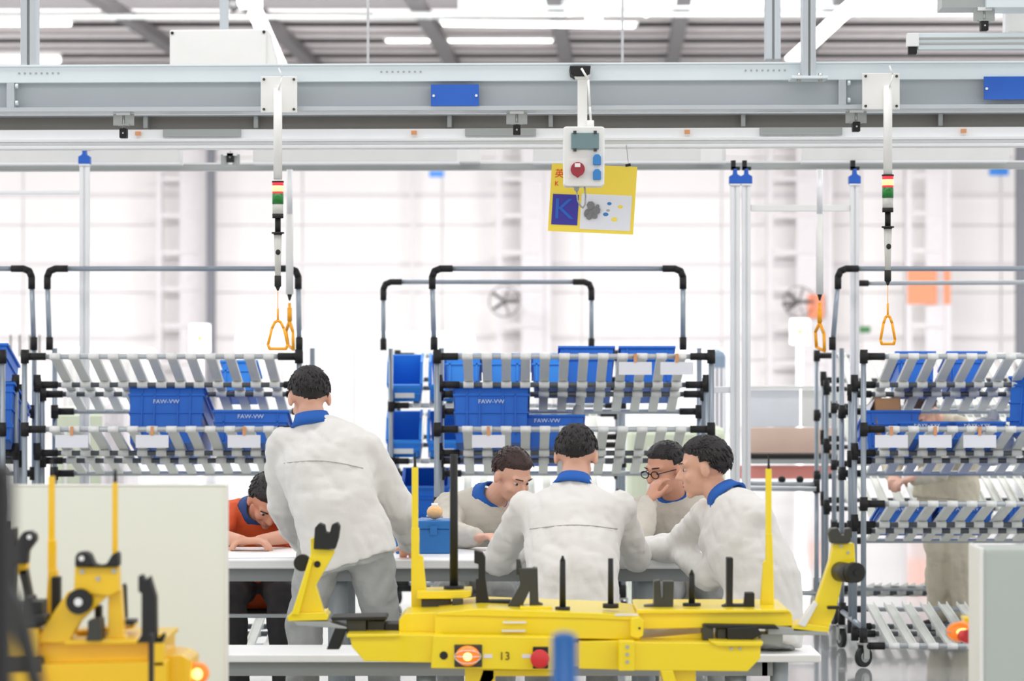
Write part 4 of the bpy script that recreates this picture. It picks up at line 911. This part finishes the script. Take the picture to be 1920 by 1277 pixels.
# ------------------------------------------------------------------ panels in the foreground
r = empty('partition_panel', W(225, 910, 8.9)*1, 'off-white partition panel behind the left yellow carrier', 'panel'); r.location.z = 0
MB().box(W(22, 0, 8.9).x, W(422, 0, 8.9).x, 8.9, 8.94, 0, W(0, 911, 8.9).z).build('sheet', 'panel', r)
MB().box(W(422, 0, 8.9).x, W(426, 0, 8.9).x, 8.895, 8.945, 0, W(0, 911, 8.9).z).build('side_edge', 'paneledge', r)
MB().box(W(22, 0, 8.9).x, W(426, 0, 8.9).x, 8.895, 8.945, W(0, 911, 8.9).z, W(0, 909, 8.9).z).build('top_edge', 'paneledge', r)
r = empty('grey_cabinet', W(1900, 1030, 8.8)*1, 'grey green cabinet at the bottom right corner', 'cabinet'); r.location.z = 0
MB().box(W(1846, 0, 8.8).x, W(2100, 0, 8.8).x, 8.8, 9.02, 0, W(0, 1030, 8.8).z).build('body', 'panelg', r, bevel=.012)
MB().box(W(1838, 0, 8.8).x, W(1847, 0, 8.8).x, 8.81, 9.03, 0, W(0, 1027, 8.8).z).build('side_edge', 'paneledge', r, bevel=.006)
MB().tube(W(1832, 1235, 8.9), W(1840, 1235, 8.9), .016, n=12).build('hinge', 'alu', r)

# ------------------------------------------------------------------ yellow carrier in the middle
D0 = 10.0
def P_(root, name, m, pts, D, th, bevel=.003, **k): return MB().pxp(pts, D, th).build(name, m, root, bevel=bevel)
def RC(a, b, c, d): return [(a, c), (b, c), (b, d), (a, d)]
c = empty('assembly_carrier', (W(1045, 0, 10).x, 10.0, 0), 'yellow steel assembly carrier with number 13 in front of the bench', 'carrier')
# lower beam
P_(c, 'lower_beam', 'yellow', [(655, 1190), (830, 1190), (830, 1243), (683, 1240), (660, 1213)], 9.92, .35)
P_(c, 'lower_beam_lip', 'yellow', [(650, 1189), (750, 1189), (750, 1194), (650, 1196)], 9.9, .4)
o = P_(c, 'front_plate', 'yellow', [(812, 1192), (1040, 1195), (1040, 1257), (808, 1253)], 9.88, .06)
P_(c, 'lower_beam', 'yellow', [(1085, 1203), (1165, 1201), (1165, 1256), (1085, 1254)], 9.95, .3)
P_(c, 'lower_beam', 'yellow', [(1188, 1204), (1426, 1206), (1426, 1234), (1402, 1259), (1188, 1257)], 9.90, .32)
P_(c, 'beam_lip', 'yellow', [(1330, 1203), (1432, 1204), (1428, 1212), (1345, 1212)], 9.88, .34)
for px in (1371, 1387):
    Q = W(px, 1216, 9.9); MB().tube(Q-V(0, .008, 0), Q, .005, n=8).build('bolt', 'steel', c)
P_(c, 'corner_bracket', 'yellow', [(1160, 1202), (1190, 1202), (1190, 1258), (1160, 1258)], 9.87, .05)
for py in (1213, 1227, 1241):
    Q = W(1176, py, 9.87); MB().tube(Q-V(0, .007, 0), Q, .006, n=8).build('bolt', 'steel', c)
for a, b in ((1030, 1095),): P_(c, 'lower_beam', 'yellow', RC(a, b, 1205, 1250), 10.0, .2)
Q = W(832, 1229, 9.88); MB().tube(Q-V(0, .004, 0), Q, .0135, n=18).build('dark_hole_disc', 'dgun', c)  # dark disc laid on the plate, colouring in the shade inside its hole
text('plate_number', '13', 'textd', c, W(946, 1231, 9.876)-wloc(c), .038)
for px in (915, 987): P_(c, 'small_label', 'card', RC(px-8, px+8, 1227, 1234), 9.877, .003, 0)
Q = W(877, 1230, 9.86); lamp = P_(c, 'lamp_plate', 'gun', RC(852, 904, 1209, 1251), 9.872, .01)
MB().ball(Q, .04, .032, .034, 12, 20).build('amber_lens', 'amber', c); MB().ball(Q+V(.0, -.026, 0), .016, .01, .014).build('lamp_core', 'bulb', c)
A = MB()
for k in range(3):
    y = (k-1)*.022; A.path([Q+V(math.cos(t)*.044, -math.sin(t)*.036-.002, y*math.sin(t)+0) for t in [i*math.pi/8 for i in range(9)]], .0016, 6)
A.build('wire_guard', 'alu', c)
Q = W(1012, 1234, 9.86); MB().tube(Q+V(0, -.03, 0), Q+V(0, .0, 0), .031, .024, n=24).ball(Q+V(0, -.03, 0), .031, .012, .031, 10, 24).build('stop_button', 'red', c); P_(c, 'button_plate', 'dgun', RC(999, 1028, 1213, 1254), 9.875, .008)
# under frame legs
P_(c, 'leg', 'yellow', [(905, 1255), (1038, 1257), (1038, 1268), (930, 1268), (915, 1290), (893, 1290)], 9.95, .12)
P_(c, 'leg', 'yellow', [(1238, 1257), (1262, 1257), (1285, 1330), (1258, 1330)], 9.9, .06); P_(c, 'leg', 'yellow', [(1262, 1257), (1285, 1257), (1300, 1330), (1285, 1330)], 9.98, .2)
for px in (900, 1275): MB().box(W(px, 0, 10).x-.05, W(px, 0, 10).x+.05, 9.95, 10.4, .13, .60).build('column_leg', 'yellow', c, bevel=.004)
MB().box(-.35, .8, 9.9, 10.45, .07, .15).build('base_frame', 'yellow', c, bevel=.005)
for x in (-.28, .72):
    for y in (9.98, 10.36): MB().tube((x-.02, y, .06), (x+.02, y, .06), .06, n=20).build('wheel', 'rubber', c)
# upper frame
P_(c, 'upper_beam', 'yellow', [(748, 1162), (760, 1150), (820, 1148), (820, 1186), (757, 1192), (748, 1182)], 10.02, .25)
P_(c, 'upper_beam', 'yellow', [(815, 1150), (1200, 1160), (1200, 1200), (815, 1192)], 9.98, .08)
P_(c, 'upper_plate', 'yellow', [(818, 1149), (900, 1141), (1130, 1150), (1200, 1156), (1200, 1164), (1100, 1160), (818, 1154)], 9.97, .5)
P_(c, 'upper_beam', 'yellow', [(1195, 1148), (1480, 1146), (1486, 1152), (1486, 1174), (1195, 1180)], 10.02, .10)
P_(c, 'upper_plate', 'yellow', [(1195, 1143), (1478, 1143), (1484, 1149), (1195, 1151)], 10.0, .42)
P_(c, 'corner_node', 'yellow', [(1182, 1160), (1200, 1157), (1208, 1164), (1206, 1192), (1196, 1198), (1182, 1194)], 9.94, .1)
P_(c, 'lower_plate', 'yellow', [(900, 1192), (1220, 1196), (1320, 1186), (1320, 1203), (1090, 1204), (900, 1200)], 10.05, .3)
P_(c, 'rear_beam', 'yellow', [(800, 1150), (1470, 1148), (1470, 1162), (800, 1162)], 10.42, .06)
for px in (820, 1120, 1440): P_(c, 'cross_member', 'yellow', RC(px-14, px+14, 1153, 1180), 10.05, .4)
for px, py in ((965, 1167), (963, 1183), (1175, 1153)): P_(c, 'small_label', 'card', RC(px-22, px+22, py-2, py+2), 9.965, .004, 0)
for px, py in ((1199, 1178),):
    Q = W(px, py, 9.94); MB().tube(Q-V(0, .004, 0), Q, .004, n=8).build('bolt', 'dgun', c)
# masts
def mast(pts_n, tip, wide, D, foot):
    m1 = empty('mast', (0, 0, 0), local=True); m1.parent = c; m1.location = (0, 0, 0); o_ = wloc(c)
    a, b, y0, y1 = pts_n
    MB().pxp(RC(a, b, y0, y1), D, .022).build('mast_rod', 'yellow', m1, origin=o_, bevel=.003)
    MB().pxp([(a+3, y0), (b-3, y0), (b-4, y0-12), ((a+b)/2+1, y0-27), ((a+b)/2-1, y0-27), (a+4, y0-12)], D+.002, .016).build('mast_tip', 'dgun', m1, origin=o_)
    MB().pxp(wide, D-.004, .03).build('mast_base', 'yellow', m1, origin=o_, bevel=.003)
mast((772, 784, 876, 1045), 0, [(771, 990), (786, 990), (786, 1040), (793, 1043), (799, 1100), (799, 1140), (771, 1140)], 10.3, 0)
mast((1436, 1447, 879, 1030), 0, [(1436, 1000), (1448, 1000), (1450, 1055), (1452, 1146), (1425, 1146), (1431, 1055), (1436, 1050)], 10.2, 0)
# black posts and brackets
def bp(name, m, pts, D, th, bev=.003): return P_(c, name, m, pts, D, th, bev)
def pin(px, y0, y1, hw, D, fl, flh=8, tip=True):
    k = D/FPX; X = W(px, 0, D).x; z = lambda y: W(0, y, D).z
    A = MB().tube((X, D, z(y1)), (X, D, z(y0+(10 if tip else 0))), hw*k, hw*k*.9, n=14)
    if tip: A.tube((X, D, z(y0+10)), (X, D, z(y0)), hw*k*.9, hw*k*.25, n=14)
    A.build('locating_pin', 'dgun', c); MB().tube((X, D, z(y1+flh)), (X, D, z(y1)), fl*k, n=20).build('pin_flange', 'dgun', c)
pin(851, 852, 1098, 8, 10.3, 19, 10, False)
bp('yellow_pad', 'yellow', [(782, 1109), (884, 1107), (884, 1118), (870, 1123), (782, 1123)], 10.22, .18)
bp('mechanism_block', 'gun', RC(790, 845, 1123, 1142), 10.25, .12); bp('mechanism_block', 'gun', RC(848, 868, 1123, 1146), 10.2, .05); bp('mechanism_bar', 'dgun', RC(775, 880, 1130, 1140), 10.3, .05)
bp('stepped_bracket', 'dgun', [(889, 1032), (905, 1036), (910, 1046), (910, 1085), (916, 1126), (958, 1126), (958, 1138), (892, 1140), (892, 1086), (897, 1086), (897, 1058), (889, 1056)], 10.2, .06)
bp('clamp_arm', 'gun', [(972, 1066), (1008, 1066), (1010, 1130), (1018, 1133), (1018, 1136), (993, 1136), (993, 1108), (975, 1146), (947, 1146), (975, 1098)], 10.1, .05)
bp('clamp_jaw', 'gun', [(968, 1048), (976, 1050), (980, 1070), (990, 1073), (1000, 1064), (1008, 1065), (1008, 1078), (968, 1078)], 10.12, .05)
pin(1055, 1042, 1138, 6, 10.05, 14)
pin(1145, 1047, 1132, 5.5, 10.1, 15, 8, False)
bp('slotted_bracket', 'gun', [(1226, 1090), (1238, 1088), (1240, 1122), (1244, 1122), (1244, 1090), (1264, 1090), (1262, 1145), (1208, 1145), (1208, 1136), (1226, 1134)], 10.1, .06)
pin(1297, 1068, 1131, 6, 10.15, 17)
bp('angle_bracket', 'dgun', [(1363, 1046), (1375, 1046), (1374, 1134), (1396, 1134), (1398, 1112), (1415, 1112), (1415, 1146), (1354, 1146), (1354, 1137), (1363, 1134)], 10.1, .06)
bp('pad', 'yellow', RC(975, 1035, 1137, 1147), 10.05, .1)
# left arm
bp('left_arm_base', 'yellow', [(538, 1156), (548, 1150), (610, 1148), (616, 1155), (614, 1163), (540, 1165)], 10.0, .14)
bp('left_arm', 'yellow', [(546, 1153), (582, 1040), (582, 1010), (590, 1008), (592, 1028), (628, 1032), (622, 1046), (592, 1098), (608, 1150), (600, 1154)], 10.03, .05)
bp('arm_rib', 'yellow', [(546, 1152), (580, 1050), (586, 1053), (560, 1154)], 9.98, .05)
bp('arm_fork', 'dgun', [(588, 1030), (590, 990), (598, 981), (608, 985), (610, 998), (618, 1000), (622, 984), (632, 980), (637, 988), (634, 1010), (628, 1030)], 10.0, .07)
Q = W(595, 1058, 10.03); MB().tube(Q-V(0, .004, 0), Q, .011, n=16, sy=1).build('arm_hole', 'dgun', c)
Q = W(566, 1056, 10.08); MB().tube(Q, Q+V(0, .05, 0), .028, n=22).build('roller', 'dgun', c)
bp('arm_foot', 'alud', [(548, 1165), (612, 1165), (650, 1176), (650, 1180), (600, 1176), (556, 1174)], 10.0, .12)
bp('foot_block', 'dgun', [(628, 1178), (650, 1178), (636, 1218), (612, 1218)], 10.0, .1)
bp('link_plate', 'dgun', [(620, 1158), (724, 1156), (726, 1162), (622, 1164)], 10.0, .15)
bp('link_block', 'gun', RC(650, 686, 1162, 1192), 10.02, .12); bp('link_block', 'gun', RC(688, 722, 1164, 1189), 10.05, .12); bp('link_block', 'dgun', RC(722, 748, 1170, 1190), 10.03, .12)
# right arm
bp('right_arm_base', 'yellow', [(1484, 1175), (1500, 1168), (1556, 1175), (1553, 1186), (1488, 1184)], 10.0, .14)
bp('right_arm', 'yellow', [(1498, 1172), (1530, 1128), (1556, 1052), (1562, 1020), (1602, 1019), (1604, 1055), (1580, 1090), (1566, 1150), (1552, 1182), (1530, 1180)], 10.03, .06)
bp('arm_rib', 'white', [(1496, 1172), (1528, 1128), (1534, 1132), (1510, 1176)], 9.99, .05)
for px, py in ((1577, 1024), (1590, 1036)):
    Q = W(px, py, 10.03); MB().tube(Q-V(0, .006, 0), Q, .005, n=8).build('bolt', 'steel', c)
bp('arm_fork', 'gun', [(1558, 1019), (1553, 1000), (1558, 992), (1572, 990), (1578, 1004), (1584, 1004), (1586, 992), (1596, 990), (1596, 1012), (1592, 1019)], 10.0, .07)
Q = W(1585, 1073, 10.0); MB().tube(Q+V(-.015, .03, 0), Q+V(.015, -.05, 0), .033, n=24).build('roller', 'gun', c)
Q = W(1600, 1073, 9.95); MB().tube(Q+V(-.003, 0, 0), Q+V(.008, -.025, 0), .034, n=24).tube(Q+V(.008, -.025, 0), Q+V(.0095, -.029, 0), .011, n=14).build('roller_cap', 'dgun', c)
bp('arm_pin', 'dgun', RC(1552, 1576, 1137, 1143), 9.98, .03)
bp('arm_foot', 'alud', [(1440, 1172), (1550, 1184), (1550, 1192), (1440, 1190)], 10.0, .12)
bp('link_plate', 'dgun', [(1320, 1171), (1455, 1173), (1462, 1180), (1330, 1178)], 9.97, .15)
bp('link_block', 'gun', RC(1318, 1338, 1171, 1203), 9.98, .12); bp('link_block', 'gun', RC(1345, 1362, 1178, 1200), 9.99, .12); bp('link_block', 'dgun', [(1364, 1178), (1420, 1175), (1428, 1190), (1400, 1205), (1364, 1205)], 9.96, .12)
bp('link_block', 'alud', RC(1425, 1468, 1188, 1208), 10.05, .1)

# ------------------------------------------------------------------ yellow carrier at the left, nearer
c = empty('assembly_carrier', (W(170, 0, 8).x, 8.0, 0), 'nearer yellow assembly carrier cut off at the left edge', 'carrier')
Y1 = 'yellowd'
def L(name, m, pts, D, th, bev=.003): return P_(c, name, m, pts, D, th, bev)
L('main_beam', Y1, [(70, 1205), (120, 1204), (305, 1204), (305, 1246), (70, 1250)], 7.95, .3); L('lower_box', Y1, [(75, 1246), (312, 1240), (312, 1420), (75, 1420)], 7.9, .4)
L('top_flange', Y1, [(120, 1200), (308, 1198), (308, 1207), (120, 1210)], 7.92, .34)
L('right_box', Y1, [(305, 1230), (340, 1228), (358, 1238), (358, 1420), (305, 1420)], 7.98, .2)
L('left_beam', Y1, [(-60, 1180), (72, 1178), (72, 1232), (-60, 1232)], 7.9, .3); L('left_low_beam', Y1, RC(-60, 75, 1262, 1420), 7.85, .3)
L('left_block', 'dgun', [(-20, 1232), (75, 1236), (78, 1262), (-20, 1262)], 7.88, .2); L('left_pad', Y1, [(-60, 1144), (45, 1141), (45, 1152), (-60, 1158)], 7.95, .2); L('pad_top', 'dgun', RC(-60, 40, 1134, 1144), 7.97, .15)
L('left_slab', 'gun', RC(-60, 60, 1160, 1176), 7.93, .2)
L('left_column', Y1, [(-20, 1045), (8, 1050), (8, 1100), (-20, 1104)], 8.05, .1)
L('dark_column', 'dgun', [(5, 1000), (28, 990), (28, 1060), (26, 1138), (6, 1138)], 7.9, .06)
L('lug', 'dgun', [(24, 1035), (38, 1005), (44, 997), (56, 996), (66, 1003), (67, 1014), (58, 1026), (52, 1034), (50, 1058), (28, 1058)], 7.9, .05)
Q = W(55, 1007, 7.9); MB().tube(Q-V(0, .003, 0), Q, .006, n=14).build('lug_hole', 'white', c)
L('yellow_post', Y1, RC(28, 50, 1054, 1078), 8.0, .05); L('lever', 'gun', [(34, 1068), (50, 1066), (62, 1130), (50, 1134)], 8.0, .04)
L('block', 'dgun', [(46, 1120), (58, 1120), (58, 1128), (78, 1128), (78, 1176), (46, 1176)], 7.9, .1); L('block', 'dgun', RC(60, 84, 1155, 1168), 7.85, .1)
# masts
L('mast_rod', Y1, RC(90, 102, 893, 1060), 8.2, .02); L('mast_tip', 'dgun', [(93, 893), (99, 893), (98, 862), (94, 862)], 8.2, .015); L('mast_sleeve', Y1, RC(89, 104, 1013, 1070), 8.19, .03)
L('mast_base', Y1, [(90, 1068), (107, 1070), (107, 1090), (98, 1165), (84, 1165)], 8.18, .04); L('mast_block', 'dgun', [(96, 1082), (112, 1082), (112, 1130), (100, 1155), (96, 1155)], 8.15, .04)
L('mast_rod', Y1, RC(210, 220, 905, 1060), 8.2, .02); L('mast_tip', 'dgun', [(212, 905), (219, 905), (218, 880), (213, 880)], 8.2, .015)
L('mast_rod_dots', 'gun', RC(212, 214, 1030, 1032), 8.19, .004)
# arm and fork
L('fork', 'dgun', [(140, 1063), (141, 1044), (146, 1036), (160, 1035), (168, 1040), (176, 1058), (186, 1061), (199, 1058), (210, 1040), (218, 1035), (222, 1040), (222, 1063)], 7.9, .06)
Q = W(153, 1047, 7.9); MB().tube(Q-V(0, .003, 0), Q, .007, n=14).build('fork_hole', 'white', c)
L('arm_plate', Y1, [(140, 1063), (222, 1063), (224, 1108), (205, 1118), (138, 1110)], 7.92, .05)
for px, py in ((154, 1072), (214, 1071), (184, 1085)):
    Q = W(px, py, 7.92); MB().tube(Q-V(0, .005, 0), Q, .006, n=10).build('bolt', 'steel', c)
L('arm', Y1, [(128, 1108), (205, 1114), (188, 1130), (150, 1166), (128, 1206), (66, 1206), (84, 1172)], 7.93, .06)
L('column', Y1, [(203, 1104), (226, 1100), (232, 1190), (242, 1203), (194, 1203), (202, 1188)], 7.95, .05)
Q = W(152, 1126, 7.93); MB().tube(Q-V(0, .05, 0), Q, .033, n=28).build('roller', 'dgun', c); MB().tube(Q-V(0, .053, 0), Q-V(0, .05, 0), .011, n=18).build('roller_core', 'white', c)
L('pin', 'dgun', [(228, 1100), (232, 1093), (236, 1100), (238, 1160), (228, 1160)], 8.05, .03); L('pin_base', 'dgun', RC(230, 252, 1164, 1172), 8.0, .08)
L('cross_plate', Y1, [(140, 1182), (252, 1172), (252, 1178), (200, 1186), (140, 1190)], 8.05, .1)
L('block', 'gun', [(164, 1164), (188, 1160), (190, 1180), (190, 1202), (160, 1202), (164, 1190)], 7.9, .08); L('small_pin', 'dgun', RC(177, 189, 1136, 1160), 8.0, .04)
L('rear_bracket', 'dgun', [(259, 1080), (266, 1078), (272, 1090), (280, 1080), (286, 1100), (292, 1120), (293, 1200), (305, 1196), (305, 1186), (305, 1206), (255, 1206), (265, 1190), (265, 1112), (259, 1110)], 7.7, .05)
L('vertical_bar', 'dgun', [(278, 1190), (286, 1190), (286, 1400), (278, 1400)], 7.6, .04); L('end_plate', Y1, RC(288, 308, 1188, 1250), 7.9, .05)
for px in (100, 270): MB().box(W(px, 0, 8).x-.05, W(px, 0, 8).x+.05, 7.95, 8.2, .0, .6).build('leg', Y1, c)
Q = W(372, 1262, 8.05); MB().tube(Q-V(.02, 0, 0), Q, .03, n=18).ball(Q, .03, .03, .03, 12, 18).build('amber_lamp', 'amber', c); MB().ball(Q-V(0, .03, 0), .014, .008, .016).build('lamp_core', 'bulb', c)

# amber lamp with red button at right, on its own yellow bracket behind the grey cabinet
c = empty('assembly_carrier', (W(1860, 0, 9.3).x, 9.3, 0), 'yellow carrier end with amber lamp and red button, bottom right', 'carrier')
P_(c, 'bracket', 'yellow', [(1808, 1158), (1900, 1156), (1900, 1212), (1822, 1210), (1815, 1195)], 9.3, .08); MB().box(W(1860, 0, 9.3).x, W(1900, 0, 9.3).x, 9.3, 9.4, 0, .8).build('leg', 'yellow', c)
Q = W(1800, 1184, 9.28); MB().ball(Q, .042, .03, .033, 12, 20).build('amber_lens', 'amber', c); MB().ball(Q-V(-.005, .028, 0), .02, .008, .012).build('lamp_core', 'bulb', c)
A = MB()
for k in (-1, 1): A.path([Q+V(-math.sin(t)*.048, -.02, math.cos(t)*.034) for t in [i*math.pi/8 for i in range(9)]], .0018, 6); A.path([Q+V(-.048, -.02, 0), Q+V(.04, -.02, 0)], .0018, 6)
A.build('wire_guard', 'alu', c)
Q = W(1803, 1192, 9.22); MB().tube(Q, Q+V(.02, -.03, 0), .018, .023, n=20).build('stop_button', 'red', c); MB().tube(Q, Q+V(.03, .04, 0), .008, n=12).build('button_stem', 'yellow', c)

# blurred near posts
D = 5.2; o = empty('blue_post', (W(1058, 0, D).x, D, 0), 'out of focus blue post at the bottom edge, in front of the yellow carrier', 'post')
MB().tube((W(1058, 0, D).x, D, 0), (W(1058, 0, D).x, D, W(0, 1196, D).z), 24*D/FPX, n=24).build('post', 'post', o); MB().ball((W(1058, 0, D).x, D, W(0, 1196, D).z), 24*D/FPX, 24*D/FPX, 12*D/FPX, 10, 24).build('post_cap', 'post', o)
MB().tube((W(1058, 0, D).x, D, 0), (W(1058, 0, D).x, D, .02), .08, n=24).build('foot_plate', 'post', o)
D = 3.4; o = empty('black_post', (W(5, 0, D).x, D, 0), 'out of focus black column at the left edge', 'post')
MB().box(W(-60, 0, D).x, W(16, 0, D).x, D, D+.05, 0, W(0, 900, D).z).build('column', 'black', o, bevel=.006)
MB().pxp([(-60, 900), (-30, 868), (4, 868), (16, 900)], D, .05).build('column_top', 'black', o)
for px, x2 in ((60, 78),): MB().pxp([(16, 1095), (40, 1130), (76, 1290), (52, 1290), (20, 1160)], D+.6, .04).build('brace', 'dgun', o)
